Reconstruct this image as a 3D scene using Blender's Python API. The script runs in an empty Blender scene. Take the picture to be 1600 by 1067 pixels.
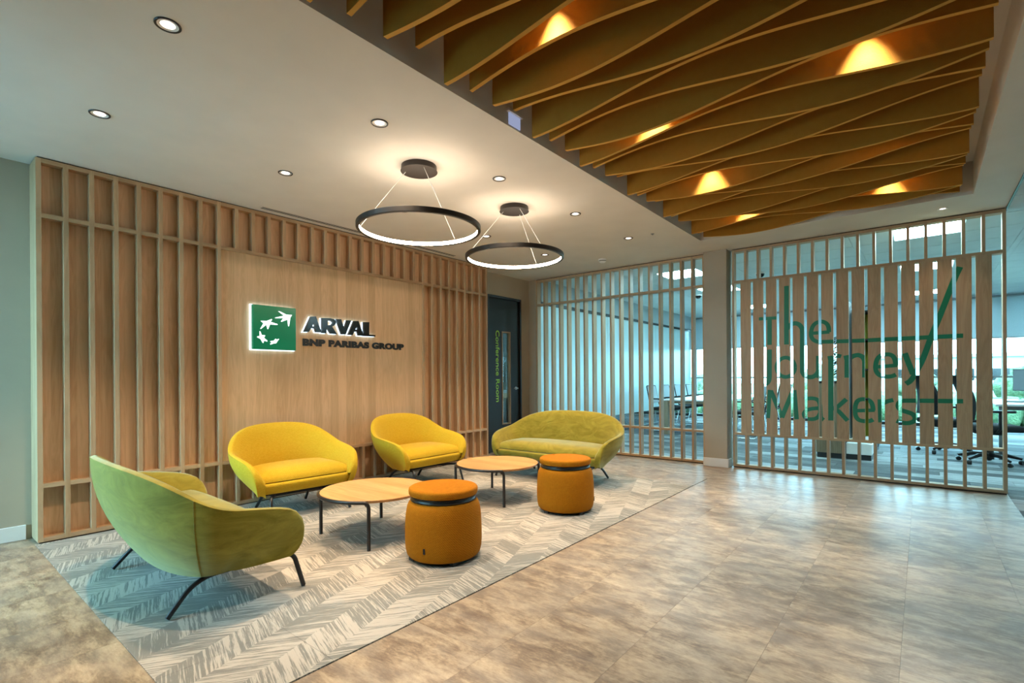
import bpy, bmesh, math, random
from mathutils import Vector, Matrix
random.seed(7)
S = bpy.context.scene
COL = S.collection
PI = math.pi

# ------------------------------------------------------------------ camera
F_PX, PX, PY = 789.3115, 800.0, 587.6835
YAW, ROLL = math.radians(39.076), math.radians(-0.378)
CAM = Vector((4.7657, -1.0615, 1.146))
fwd = Vector((-math.sin(YAW), math.cos(YAW), 0.0))
rgt = Vector((math.cos(YAW), math.sin(YAW), 0.0))
upv = rgt.cross(fwd)
r2 = rgt * math.cos(ROLL) + upv * math.sin(ROLL)
u2 = -rgt * math.sin(ROLL) + upv * math.cos(ROLL)
cd = bpy.data.cameras.new('camera')
cam = bpy.data.objects.new('camera', cd); COL.objects.link(cam)
cam.matrix_world = Matrix(((r2.x, u2.x, -fwd.x, CAM.x), (r2.y, u2.y, -fwd.y, CAM.y), (r2.z, u2.z, -fwd.z, CAM.z), (0, 0, 0, 1)))
cd.sensor_fit = 'HORIZONTAL'; cd.sensor_width = 36.0; cd.lens = F_PX / 1600 * 36.0
cd.shift_x = 0.0; cd.shift_y = (PY - 533.5) / 1600.0
cd.clip_start = 0.05; cd.clip_end = 200
S.camera = cam

# ------------------------------------------------------------------ world, exposure
W = bpy.data.worlds.new('World'); S.world = W; W.use_nodes = True
bg = W.node_tree.nodes['Background']
bg.inputs[0].default_value = (0.36, 0.78, 1.0, 1.0)
bg.inputs[1].default_value = 7.0
S.view_settings.view_transform = 'Standard'
S.view_settings.look = 'None'
S.view_settings.gamma = 1.0
S.view_settings.use_curve_mapping = False
S.view_settings.exposure = 1.75
S.cycles.use_denoising = True
S.cycles.max_bounces = 7
S.cycles.use_adaptive_sampling = True
S.cycles.adaptive_threshold = 0.05
S.cycles.diffuse_bounces = 4
S.cycles.glossy_bounces = 3
S.cycles.transparent_max_bounces = 12
S.cycles.sample_clamp_indirect = 8.0
S.cycles.caustics_reflective = False
S.cycles.caustics_refractive = False
DOWN_W = 40.0        # lobby downlights, watt
RECESS_W = 36.0      # downlights above the baffles
RING_E = 18.0        # pendant LED strip
PANEL_E = 16.0        # office light panels
WARM = (1.0, 0.735, 0.49)

# ------------------------------------------------------------------ helpers
ORG = {}
def origin(o):
    while o is not None:
        if o in ORG: return ORG[o]
        o = o.parent
    return Vector((0, 0, 0))
def tag(o, label=None, cat=None, group=None, kind=None):
    if label: o['label'] = label
    if cat: o['category'] = cat
    if group: o['group'] = group
    if kind: o['kind'] = kind
    return o
def thing(name, label, cat, loc=(0, 0, 0), rotz=0.0, group=None, kind=None):
    o = bpy.data.objects.new(name, None); COL.objects.link(o)
    o.empty_display_size = 0.1
    o.location = loc; o.rotation_euler = (0, 0, rotz)
    ORG[o] = Vector(loc) if rotz == 0 else Vector((0, 0, 0))
    return tag(o, label, cat, group, kind)
def link(name, me, mat, parent):
    o = bpy.data.objects.new(name, me); COL.objects.link(o)
    if mat is not None:
        me.materials.clear(); me.materials.append(mat)
    if parent is not None: o.parent = parent
    return o
def from_bm(name, bm, mat, parent=None, smooth=False, local=False, angle=None):
    if parent is not None and not local:
        off = origin(parent)
        if off.length > 0: bmesh.ops.translate(bm, verts=bm.verts, vec=-off)
    bmesh.ops.recalc_face_normals(bm, faces=bm.faces)
    me = bpy.data.meshes.new(name); bm.to_mesh(me); bm.free()
    if smooth:
        for p in me.polygons: p.use_smooth = True
        if angle is not None:
            try: me.set_sharp_from_angle(angle=math.radians(angle))
            except Exception: pass
    return link(name, me, mat, parent)
def bm_box(bm, x0, x1, y0, y1, z0, z1, bevel=0.0, seg=1):
    vs = [bm.verts.new(p) for p in ((x0, y0, z0), (x1, y0, z0), (x1, y1, z0), (x0, y1, z0), (x0, y0, z1), (x1, y0, z1), (x1, y1, z1), (x0, y1, z1))]
    fs = [bm.faces.new([vs[i] for i in f]) for f in ((0, 3, 2, 1), (4, 5, 6, 7), (0, 1, 5, 4), (1, 2, 6, 5), (2, 3, 7, 6), (3, 0, 4, 7))]
    if bevel > 0:
        es = list({e for f in fs for e in f.edges})
        bmesh.ops.bevel(bm, geom=es, offset=bevel, segments=seg, affect='EDGES', profile=0.5)
    return vs
def box(name, x0, x1, y0, y1, z0, z1, mat, parent=None, bevel=0.0, seg=1, local=False, smooth=False):
    bm = bmesh.new(); bm_box(bm, x0, x1, y0, y1, z0, z1, bevel, seg)
    return from_bm(name, bm, mat, parent, smooth=smooth, local=local, angle=40 if smooth else None)
def boxes(name, lst, mat, parent=None, bevel=0.0, local=False):
    bm = bmesh.new()
    for b in lst: bm_box(bm, *b, bevel=bevel)
    return from_bm(name, bm, mat, parent, local=local)
def struct(o): return tag(o, kind='structure')
def bm_lathe(bm, prof, cx=0, cy=0, seg=40, close=False):
    rings = []
    for r, z in prof:
        if r < 1e-6: rings.append([bm.verts.new((cx, cy, z))])
        else: rings.append([bm.verts.new((cx + r * math.cos(2 * PI * i / seg), cy + r * math.sin(2 * PI * i / seg), z)) for i in range(seg)])
    pairs = list(zip(rings, rings[1:]))
    if close: pairs.append((rings[-1], rings[0]))
    for a, b in pairs:
        for i in range(seg):
            j = (i + 1) % seg
            if len(a) == 1 and len(b) == 1: continue
            if len(a) == 1: bm.faces.new((a[0], b[i], b[j]))
            elif len(b) == 1: bm.faces.new((a[i], a[j], b[0]))
            else: bm.faces.new((a[i], a[j], b[j], b[i]))
def lathe(name, prof, mat, parent=None, cx=0, cy=0, seg=40, close=False, local=False, angle=50):
    bm = bmesh.new(); bm_lathe(bm, prof, cx, cy, seg, close)
    return from_bm(name, bm, mat, parent, smooth=True, local=local, angle=angle)
def fillet(pts, rad, n=5):
    pts = [Vector(p) for p in pts]; out = [pts[0]]
    for i in range(1, len(pts) - 1):
        a, b, c = pts[i - 1], pts[i], pts[i + 1]
        d1 = min(rad, (a - b).length * 0.49); d2 = min(rad, (c - b).length * 0.49)
        p = b + (a - b).normalized() * d1; q = b + (c - b).normalized() * d2
        for k in range(n + 1):
            t = k / n; out.append((1 - t) ** 2 * p + 2 * t * (1 - t) * b + t * t * q)
    out.append(pts[-1]); return out
def bm_tube(bm, pts, r, seg=8):
    pts = [Vector(p) for p in pts]; rings = []; up = None
    for i, p in enumerate(pts):
        t = (pts[min(i + 1, len(pts) - 1)] - pts[max(i - 1, 0)]).normalized()
        if up is None:
            up = Vector((0, 0, 1)) if abs(t.z) < 0.9 else Vector((1, 0, 0))
        u = (up - t * up.dot(t)); u = u.normalized() if u.length > 1e-6 else t.orthogonal().normalized()
        v = t.cross(u); up = u
        rr = r[i] if isinstance(r, (list, tuple)) else r
        rings.append([bm.verts.new(p + (u * math.cos(2 * PI * k / seg) + v * math.sin(2 * PI * k / seg)) * rr) for k in range(seg)])
    for a, b in zip(rings, rings[1:]):
        for k in range(seg): bm.faces.new((a[k], a[(k + 1) % seg], b[(k + 1) % seg], b[k]))
    bm.faces.new(rings[0][::-1]); bm.faces.new(rings[-1])
def tube(name, pts, r, mat, parent=None, seg=8, local=False):
    bm = bmesh.new(); bm_tube(bm, pts, r, seg)
    return from_bm(name, bm, mat, parent, smooth=True, local=local, angle=60)
def pix(u, v, ax, val):
    """photo measurement -> point on the plane ax = val"""
    d = r2 * ((u - PX) / F_PX) + u2 * (-(v - PY) / F_PX) + fwd
    i = 'xyz'.index(ax)
    return CAM + d * ((val - CAM[i]) / d[i])
def copy_tree(o, parent=None):
    c = o.copy(); COL.objects.link(c); c.parent = parent
    for ch in list(o.children): copy_tree(ch, c)
    return c

# ------------------------------------------------------------------ materials
class NB:
    def __init__(s, name):
        s.m = bpy.data.materials.new(name); s.m.use_nodes = True
        s.t = s.m.node_tree; s.t.nodes.clear()
        s.out = s.t.nodes.new('ShaderNodeOutputMaterial')
    def n(s, typ, **kw):
        nd = s.t.nodes.new(typ)
        for k, v in kw.items(): setattr(nd, k, v)
        return nd
    def set(s, sock, v):
        if v is None: return
        if isinstance(v, bpy.types.NodeSocket): s.t.links.new(v, sock)
        elif isinstance(v, (tuple, list)) and len(v) == 3 and sock.type == 'RGBA': sock.default_value = (*v, 1)
        else: sock.default_value = v
    def math(s, op, a, b=None, c=None):
        nd = s.n('ShaderNodeMath', operation=op)
        s.set(nd.inputs[0], a); s.set(nd.inputs[1], b)
        if c is not None: s.set(nd.inputs[2], c)
        return nd.outputs[0]
    def coord(s, kind='Object'):
        return s.n('ShaderNodeTexCoord').outputs[kind]
    def sep(s, v):
        nd = s.n('ShaderNodeSeparateXYZ'); s.set(nd.inputs[0], v); return nd.outputs
    def comb(s, x, y, z):
        nd = s.n('ShaderNodeCombineXYZ'); s.set(nd.inputs[0], x); s.set(nd.inputs[1], y); s.set(nd.inputs[2], z); return nd.outputs[0]
    def scale(s, v, sc, off=(0, 0, 0)):
        nd = s.n('ShaderNodeMapping'); s.set(nd.inputs[0], v); nd.inputs['Scale'].default_value = sc; nd.inputs['Location'].default_value = off
        return nd.outputs[0]
    def vadd(s, a, b):
        nd = s.n('ShaderNodeVectorMath', operation='ADD'); s.set(nd.inputs[0], a); s.set(nd.inputs[1], b); return nd.outputs[0]
    def noise(s, v, scale=5, detail=3, rough=0.5, dist=0.0):
        nd = s.n('ShaderNodeTexNoise'); s.set(nd.inputs['Vector'], v)
        nd.inputs['Scale'].default_value = scale; nd.inputs['Detail'].default_value = detail
        nd.inputs['Roughness'].default_value = rough; nd.inputs['Distortion'].default_value = dist
        return nd.outputs[0]
    def white(s, v):
        nd = s.n('ShaderNodeTexWhiteNoise', noise_dimensions='3D'); s.set(nd.inputs['Vector'], v); return nd.outputs[0]
    def rand(s): return s.n('ShaderNodeObjectInfo').outputs['Random']
    def mix(s, f, a, b, mode='MIX'):
        nd = s.n('ShaderNodeMix', data_type='RGBA', blend_type=mode)
        s.set(nd.inputs[0], f); s.set(nd.inputs[6], a); s.set(nd.inputs[7], b); return nd.outputs[2]
    def ramp(s, f, stops):
        nd = s.n('ShaderNodeValToRGB'); s.set(nd.inputs[0], f)
        el = nd.color_ramp.elements
        while len(el) < len(stops): el.new(0.5)
        for e, (p, c) in zip(el, stops): e.position = p; e.color = (*c, 1)
        return nd.outputs[0]
    def mapr(s, f, a, b, c, d):
        nd = s.n('ShaderNodeMapRange'); s.set(nd.inputs[0], f)
        for i, v in enumerate((a, b, c, d)): nd.inputs[i + 1].default_value = v
        return nd.outputs[0]
    def bump(s, h, strength=0.2, dist=0.01):
        nd = s.n('ShaderNodeBump'); s.set(nd.inputs['Height'], h)
        nd.inputs['Strength'].default_value = strength; nd.inputs['Distance'].default_value = dist
        return nd.outputs[0]
    def pbr(s, col, rough=0.5, metal=0.0, normal=None, sheen=0.0, sheen_tint=None, sheen_rough=0.4, spec=0.5, emit=None, estr=0.0, trans=0.0):
        b = s.n('ShaderNodeBsdfPrincipled')
        s.set(b.inputs['Base Color'], col); s.set(b.inputs['Roughness'], rough); s.set(b.inputs['Metallic'], metal)
        s.set(b.inputs['Specular IOR Level'], spec)
        if normal is not None: s.set(b.inputs['Normal'], normal)
        if sheen: 
            b.inputs['Sheen Weight'].default_value = sheen; b.inputs['Sheen Roughness'].default_value = sheen_rough
            if sheen_tint: b.inputs['Sheen Tint'].default_value = (*sheen_tint, 1)
        if emit is not None:
            s.set(b.inputs['Emission Color'], emit); b.inputs['Emission Strength'].default_value = estr
        if trans: b.inputs['Transmission Weight'].default_value = trans
        s.t.links.new(b.outputs[0], s.out.inputs[0]); return s.m

def m_paint(name, col, rough=0.75, bump=0.03):
    b = NB(name); c = b.coord()
    n = b.noise(c, 3, 3); n2 = b.noise(c, 180, 2)
    colr = b.mix(b.mapr(n, 0.3, 0.7, 0.0, 1.0), tuple(v * 0.96 for v in col), tuple(min(1, v * 1.03) for v in col))
    return b.pbr(colr, rough, normal=b.bump(n2, bump, 0.002), spec=0.3)
def m_flat(name, col, rough=0.5, metal=0.0, spec=0.5, nscale=40, var=0.06):
    b = NB(name); n = b.noise(b.coord(), nscale, 3)
    c = b.mix(n, tuple(v * (1 - var) for v in col), tuple(min(1, v * (1 + var)) for v in col))
    return b.pbr(c, rough, metal, spec=spec)
def m_wood(name, light, dark, axis='z', plank=0.0, plank_axis='y', rough=0.55, var=0.3):
    b = NB(name); c = b.coord(); rnd = b.rand()
    off = b.comb(b.math('MULTIPLY', rnd, 13.1), b.math('MULTIPLY', rnd, 7.7), b.math('MULTIPLY', rnd, 5.3))
    v = b.vadd(c, off)
    tone = rnd
    if plank > 0:
        s = b.sep(c)['xyz'.index(plank_axis)]
        idx = b.math('FLOOR', b.math('DIVIDE', s, plank))
        tone = b.white(b.comb(idx, 3.0, 1.0))
        v = b.vadd(v, b.comb(0.0, b.math('MULTIPLY', tone, 9.0), b.math('MULTIPLY', tone, 5.0)))
    i = 'xyz'.index(axis)
    lo = [9.0] * 3; lo[i] = 0.9
    hi = [75.0] * 3; hi[i] = 2.2
    mid = [26.0] * 3; mid[i] = 1.3
    n1 = b.noise(b.scale(v, lo), 1.0, 4, 0.55, 1.2)
    n2 = b.noise(b.scale(v, hi), 1.0, 3, 0.6)
    n3 = b.noise(b.scale(v, mid), 1.0, 3, 0.5, 0.8)
    ring = b.math('FRACT', b.math('MULTIPLY', n1, 7.0))
    ring = b.math('ABSOLUTE', b.math('SUBTRACT', ring, 0.5))
    g = b.math('ADD', b.math('MULTIPLY', n2, 0.28), b.math('ADD', b.math('MULTIPLY', n3, 0.42), b.math('MULTIPLY', ring, 0.40)))
    g = b.math('ADD', g, b.math('MULTIPLY', b.math('SUBTRACT', tone, 0.5), var))
    col = b.ramp(g, [(0.22, dark), (0.62, light)])
    return b.pbr(col, rough, normal=b.bump(n2, 0.12, 0.002), spec=0.35)
def m_emit(name, col, strength):
    b = NB(name); e = b.n('ShaderNodeEmission'); b.set(e.inputs[0], col); e.inputs[1].default_value = strength
    b.t.links.new(e.outputs[0], b.out.inputs[0]); return b.m
def m_glass(name, tint=(0.93, 0.98, 0.98), refl=0.9):
    b = NB(name); tr = b.n('ShaderNodeBsdfTransparent'); b.set(tr.inputs[0], tint)
    gl = b.n('ShaderNodeBsdfGlossy'); gl.inputs['Roughness'].default_value = 0.01
    fr = b.n('ShaderNodeFresnel'); fr.inputs[0].default_value = 1.45
    mx = b.n('ShaderNodeMixShader'); b.set(mx.inputs[0], b.math('MULTIPLY', fr.outputs[0], refl))
    b.t.links.new(tr.outputs[0], mx.inputs[1]); b.t.links.new(gl.outputs[0], mx.inputs[2]); b.t.links.new(mx.outputs[0], b.out.inputs[0])
    return b.m

OAK_L, OAK_D = (0.53, 0.36, 0.215), (0.39, 0.25, 0.14)
M = {}
M['oak'] = m_wood('oak_laminate', OAK_L, OAK_D)
M['oak_h'] = m_wood('oak_laminate_rail', OAK_L, OAK_D, axis='y')
M['oak_x'] = m_wood('oak_laminate_rail_across', OAK_L, OAK_D, axis='x')
M['oak_back'] = m_wood('oak_back_planks', (0.68, 0.45, 0.28), (0.52, 0.33, 0.19), plank=0.0728, plank_axis='y', var=0.34)
M['oak_centre'] = m_wood('oak_centre_planks', (0.72, 0.485, 0.285), (0.56, 0.365, 0.205), plank=0.094, plank_axis='y', var=0.40)
M['tabletop'] = m_wood('tabletop_wood', (0.65, 0.375, 0.155), (0.46, 0.245, 0.088), axis='x', plank=0.13, plank_axis='y', rough=0.4, var=0.25)
M['wall'] = m_paint('wall_paint', (0.45, 0.39, 0.305))
M['ceiling'] = m_paint('ceiling_paint', (0.70, 0.66, 0.60), 0.8)
M['white'] = m_paint('white_gloss_paint', (0.78, 0.78, 0.77), 0.4, 0.01)
M['black'] = m_flat('black_powder_coat', (0.012, 0.012, 0.013), 0.4)
M['dark'] = m_flat('dark_shadow_gap', (0.008, 0.007, 0.006), 0.8)
M['bronze'] = m_flat('dark_bronze_metal', (0.028, 0.023, 0.021), 0.42, 0.3)
M['anthracite'] = m_flat('anthracite_door', (0.013, 0.015, 0.017), 0.5)
M['steel'] = m_flat('brushed_steel', (0.55, 0.55, 0.55), 0.3, 0.9)
M['chrome'] = m_flat('chrome', (0.7, 0.7, 0.72), 0.15, 1.0)
M['plastic_white'] = m_flat('white_plastic', (0.8, 0.8, 0.78), 0.4)
M['glass'] = m_glass('clear_glass')
M['green_vinyl'] = m_flat('green_vinyl', (0.0, 0.185, 0.085), 0.5)
M['lime_vinyl'] = m_flat('lime_vinyl', (0.42, 0.80, 0.05), 0.5)
M['desk_white'] = m_flat('white_desk_laminate', (0.75, 0.76, 0.76), 0.3)
M['grey_metal'] = m_flat('grey_metal', (0.25, 0.27, 0.28), 0.4, 0.4)
M['black_fabric'] = m_flat('black_fabric', (0.012, 0.013, 0.015), 0.9, nscale=300, var=0.3)
M['black_gloss'] = m_flat('black_gloss_letters', (0.008, 0.008, 0.009), 0.16)
M['halo'] = m_emit('halo_led', (0.62, 0.84, 1.0), 1.1)
M['star'] = m_emit('lit_star', (0.95, 1.0, 1.0), 0.8)
M['led'] = m_emit('pendant_led', (1.0, 0.80, 0.60), RING_E)
M['lens'] = m_emit('downlight_lens', (1.0, 0.86, 0.74), 1.5)
M['panel'] = m_emit('office_light_panel', (0.50, 0.90, 1.0), PANEL_E)
M['fill_conf'] = m_emit('conference_fill_panel', (0.50, 0.90, 1.0), PANEL_E * 2.0)

def mk_felt():
    b = NB('ochre_felt'); c = b.coord()
    n = b.noise(c, 220, 2); n1 = b.noise(c, 30, 3)
    col = b.mix(n1, (0.36, 0.160, 0.022), (0.42, 0.19, 0.03))
    return b.pbr(col, 0.95, normal=b.bump(n, 0.3, 0.003), spec=0.1)
M['felt'] = mk_felt()
M['felt_lit_edge'] = m_flat('lit_felt_edge', (0.60, 0.33, 0.075), 0.95, spec=0.1, nscale=200)  # paler ochre for baffle bottoms: floor bounce light put into the colour
def mk_fabric(name, c1, c2, sc=420, bumpd=0.35, sheen=0.1):
    b = NB(name); c = b.coord(); s = b.sep(c)
    w = b.math('MULTIPLY', b.math('SINE', b.math('MULTIPLY', s[0], sc)), b.math('SINE', b.math('MULTIPLY', b.math('ADD', s[2], b.math('MULTIPLY', s[1], 0.7)), sc)))
    n1 = b.noise(b.scale(c, (40, 40, 260)), 1, 2); n2 = b.noise(b.scale(c, (260, 260, 40)), 1, 2)
    t = b.math('MULTIPLY', b.math('ADD', n1, n2), 0.5)
    col = b.mix(b.mapr(t, 0.35, 0.65, 0, 1), c1, c2)
    return b.pbr(col, 0.85, normal=b.bump(b.math('ADD', w, n1), bumpd, 0.002), sheen=sheen, spec=0.15)
M['yellow'] = mk_fabric('yellow_wool', (0.56, 0.355, 0.014), (0.66, 0.44, 0.032))
M['mustard'] = mk_fabric('mustard_wool', (0.36, 0.122, 0.002), (0.45, 0.160, 0.004), sheen=0.0)
def mk_velvet():
    b = NB('olive_velvet'); c = b.coord()
    n1 = b.noise(b.scale(c, (4, 4, 9)), 1, 6, 0.65, 1.6); n2 = b.noise(c, 260, 2)
    col = b.mix(b.mapr(n1, 0.36, 0.66, 0, 1), (0.205, 0.165, 0.013), (0.325, 0.262, 0.032))
    return b.pbr(col, 0.75, normal=b.bump(b.math('ADD', n2, b.math('MULTIPLY', n1, 2.0)), 0.15, 0.004), sheen=0.7, sheen_tint=(0.80, 0.92, 0.70), sheen_rough=0.4, spec=0.15)
M['velvet'] = mk_velvet()
def mk_vinyl():
    b = NB('vinyl_floor'); c = b.coord(); r = b.rand()
    v = b.vadd(c, b.comb(b.math('MULTIPLY', r, 3.0), b.math('MULTIPLY', r, 2.0), 0.0))
    n1 = b.noise(b.scale(v, (5.0, 10.0, 1)), 1, 7, 0.72, 0.3)
    n2 = b.noise(b.scale(v, (10, 48, 1)), 1, 6, 0.75)
    n3 = b.noise(b.scale(c, (1.3, 1.9, 1)), 1, 3)
    n4 = b.noise(b.scale(v, (40, 130, 1)), 1, 4, 0.7)
    n5 = b.noise(b.scale(v, (4, 7, 1), (3, 5, 0)), 1, 4)
    g = b.math('ADD', b.math('ADD', b.math('MULTIPLY', n1, 0.58), b.math('MULTIPLY', n2, 0.24)), b.math('ADD', b.math('MULTIPLY', n3, 0.14), b.math('MULTIPLY', n4, 0.14)))
    g = b.math('ADD', g, b.math('MULTIPLY', b.math('SUBTRACT', r, 0.5), 0.015))
    col = b.ramp(g, [(0.44, (0.155, 0.110, 0.080)), (0.52, (0.26, 0.195, 0.138)), (0.575, (0.395, 0.305, 0.21)), (0.67, (0.55, 0.445, 0.32))])
    col = b.mix(b.math('MULTIPLY', b.mapr(n5, 0.42, 0.62, 0, 1), 0.4), col, (0.29, 0.25, 0.21))
    return b.pbr(col, b.mapr(n2, 0.3, 0.7, 0.34, 0.46), normal=b.bump(n4, 0.04, 0.001), spec=0.42)
M['vinyl'] = mk_vinyl()
def mk_rug():
    b = NB('chevron_carpet'); c = b.coord(); s = b.sep(c)
    wob = b.noise(b.scale(c, (5, 5, 1)), 1, 2)
    wx = b.math('ADD', s[0], b.math('MULTIPLY', b.math('SUBTRACT', wob, 0.5), 0.03))
    u = b.math('DIVIDE', b.math('ADD', b.math('MULTIPLY', wx, 0.94), b.math('MULTIPLY', s[1], 0.34)), 0.175)
    tb = b.math('SUBTRACT', b.math('MULTIPLY', s[1], 0.94), b.math('MULTIPLY', wx, 0.34))
    band = b.math('FLOOR', u); fu = b.math('FRACT', u)
    par = b.math('MODULO', b.math('ABSOLUTE', band), 2.0)
    sgn = b.math('SUBTRACT', b.math('MULTIPLY', par, 2.0), 1.0)
    t = b.math('ADD', tb, b.math('MULTIPLY', sgn, b.math('MULTIPLY', b.math('SUBTRACT', fu, 0.5), 0.125)))
    blk = b.math('FLOOR', b.math('DIVIDE', t, 0.16))
    rb = b.white(b.comb(band, blk, 2.0))
    st = b.noise(b.comb(b.math('MULTIPLY', t, 85.0), b.math('MULTIPLY', u, 0.8), b.math('MULTIPLY', rb, 7.0)), 1.0, 3, 0.6)
    st2 = b.noise(b.comb(b.math('MULTIPLY', t, 260.0), b.math('MULTIPLY', u, 3.5), rb), 1.0, 3, 0.7)
    big = b.noise(b.scale(c, (1.6, 1.6, 1)), 1, 2)
    g = b.math('ADD', b.math('ADD', b.math('MULTIPLY', st, 0.72), b.math('MULTIPLY', st2, 0.30)), b.math('MULTIPLY', b.math('SUBTRACT', rb, 0.5), 0.12))
    g = b.math('ADD', g, b.math('MULTIPLY', b.math('SUBTRACT', big, 0.5), 0.16))
    pile = b.noise(c, 500, 2)
    dark = b.mix(b.noise(c, 2.2, 2), (0.23, 0.24, 0.225), (0.29, 0.285, 0.255))
    col = b.mix(b.mapr(g, 0.49, 0.56, 0, 1), dark, (0.54, 0.505, 0.445))
    col = b.mix(b.math('MULTIPLY', pile, 0.30), col, (0.12, 0.12, 0.115))
    return b.pbr(col, 0.95, normal=b.bump(b.math('ADD', pile, b.math('MULTIPLY', g, 1.5)), 0.3, 0.004), spec=0.1)
M['rug'] = mk_rug()
def mk_office_carpet(name, planks):
    b = NB(name); c = b.coord(); r = b.rand()
    s = b.sep(c)
    if planks:
        iy = b.math('FLOOR', b.math('DIVIDE', s[1], 0.25))
        sh = b.math('MULTIPLY', b.white(b.comb(iy, 1.0, 5.0)), 1.0)
        ix = b.math('FLOOR', b.math('ADD', s[0], sh))
        r = b.white(b.comb(ix, iy, 0.0))
    v = b.vadd(c, b.comb(b.math('MULTIPLY', r, 8.0), 0.0, b.math('MULTIPLY', r, 3.0)))
    n1 = b.noise(b.scale(v, (3, 60, 1)), 1, 4, 0.6); n2 = b.noise(c, 300, 2)
    g = b.math('ADD', b.math('MULTIPLY', n1, 0.8), b.math('MULTIPLY', b.math('SUBTRACT', r, 0.5), 0.30))
    col = b.ramp(g, [(0.28, (0.06, 0.062, 0.064)), (0.42, (0.15, 0.155, 0.155)), (0.56, (0.37, 0.38, 0.38))])
    return b.pbr(col, 0.85, normal=b.bump(n2, 0.3, 0.003), spec=0.2)
M['office_plank'] = mk_office_carpet('office_carpet_plank', False)
M['plank_green'] = m_flat('green_carpet_plank', (0.10, 0.24, 0.08), 0.9, nscale=60, var=0.4)
M['plank_yellow'] = m_flat('yellow_carpet_plank', (0.38, 0.34, 0.10), 0.9, nscale=60, var=0.4)
M['office_far'] = mk_office_carpet('office_carpet', True)
def mk_blind():
    b = NB('roller_blind'); c = b.coord()
    n = b.noise(b.scale(c, (120, 1, 120)), 1, 3, 0.7)
    col = b.mix(b.mapr(n, 0.35, 0.65, 0, 1), (0.34, 0.42, 0.45), (0.58, 0.67, 0.70))
    d = b.n('ShaderNodeBsdfDiffuse'); b.set(d.inputs[0], col)
    t = b.n('ShaderNodeBsdfTranslucent'); b.set(t.inputs[0], col)
    mx = b.n('ShaderNodeMixShader'); mx.inputs[0].default_value = 0.22
    b.t.links.new(d.outputs[0], mx.inputs[1]); b.t.links.new(t.outputs[0], mx.inputs[2]); b.t.links.new(mx.outputs[0], b.out.inputs[0])
    return b.m
M['blind'] = mk_blind()
def mk_frost():
    b = NB('frosted_film_glass'); c = b.coord(); s = b.sep(c)
    lines = b.noise(b.comb(0.0, b.math('MULTIPLY', s[1], 9.0), b.math('MULTIPLY', s[2], 0.3)), 1.0, 4, 0.7)
    d = b.n('ShaderNodeBsdfDiffuse'); b.set(d.inputs[0], (0.72, 0.86, 0.88))
    t = b.n('ShaderNodeBsdfTranslucent'); b.set(t.inputs[0], (0.80, 0.95, 0.97))
    g = b.n('ShaderNodeBsdfGlossy'); g.inputs['Roughness'].default_value = 0.30
    tr = b.n('ShaderNodeBsdfTransparent'); b.set(tr.inputs[0], (0.85, 0.97, 0.98))
    m1 = b.n('ShaderNodeMixShader'); m1.inputs[0].default_value = 0.62
    b.t.links.new(d.outputs[0], m1.inputs[1]); b.t.links.new(t.outputs[0], m1.inputs[2])
    m2 = b.n('ShaderNodeMixShader'); b.set(m2.inputs[0], b.mapr(lines, 0.35, 0.7, 0.0, 0.06))
    b.t.links.new(m1.outputs[0], m2.inputs[1]); b.t.links.new(tr.outputs[0], m2.inputs[2])
    fr = b.n('ShaderNodeFresnel'); fr.inputs[0].default_value = 1.45
    m3 = b.n('ShaderNodeMixShader'); b.t.links.new(fr.outputs[0], m3.inputs[0])
    b.t.links.new(m2.outputs[0], m3.inputs[1]); b.t.links.new(g.outputs[0], m3.inputs[2]); b.t.links.new(m3.outputs[0], b.out.inputs[0])
    return b.m
M['frost'] = mk_frost()
def mk_logo_green():
    b = NB('logo_green_acrylic'); n = b.noise(b.coord(), 5, 2)
    return b.pbr(b.mix(n, (0.0, 0.16, 0.055), (0.0, 0.19, 0.07)), 0.22, emit=(0.0, 0.30, 0.11), estr=0.06)
M['logo_green'] = mk_logo_green()
def mk_leaf(name, c1, c2):
    b = NB(name); c = b.coord(); n = b.noise(c, 7, 4, 0.7)
    col = b.mix(b.mapr(n, 0.35, 0.65, 0, 1), c1, c2)
    return b.pbr(col, 0.7, normal=b.bump(b.noise(c, 16, 4, 0.7), 0.9, 0.15), spec=0.2)
M['leaf'] = mk_leaf('hedge_leaves', (0.07, 0.115, 0.06), (0.17, 0.25, 0.13))
M['leaf2'] = mk_leaf('tree_leaves', (0.09, 0.13, 0.09), (0.24, 0.31, 0.21))
M['bark'] = m_flat('bark', (0.10, 0.07, 0.05), 0.9)
M['lawn'] = mk_leaf('lawn', (0.13, 0.18, 0.10), (0.21, 0.27, 0.15))
M['tile_white'] = m_paint('ceiling_tile_paint', (0.66, 0.71, 0.72), 0.85, 0.05)
M['conf_wall'] = m_paint('conference_wall_paint', (0.70, 0.76, 0.77))
M['bulkhead'] = m_paint('bulkhead_paint', (0.40, 0.46, 0.48))
M['yellow_panel'] = m_flat('lime_yellow_panel', (0.55, 0.55, 0.03), 0.5)
M['veneer'] = m_wood('grey_veneer', (0.32, 0.25, 0.17), (0.19, 0.14, 0.09), axis='z')

# ================================================================== STRUCTURE
H = 2.70
XW = -0.235                 # face of the real wall behind the slatted cladding
YB = 5.54                   # front face of the two screens
XR = 5.385                  # edge of lobby floor and lobby ceiling
RUG = (0.0, 2.915, -0.434, 4.20)

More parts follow.
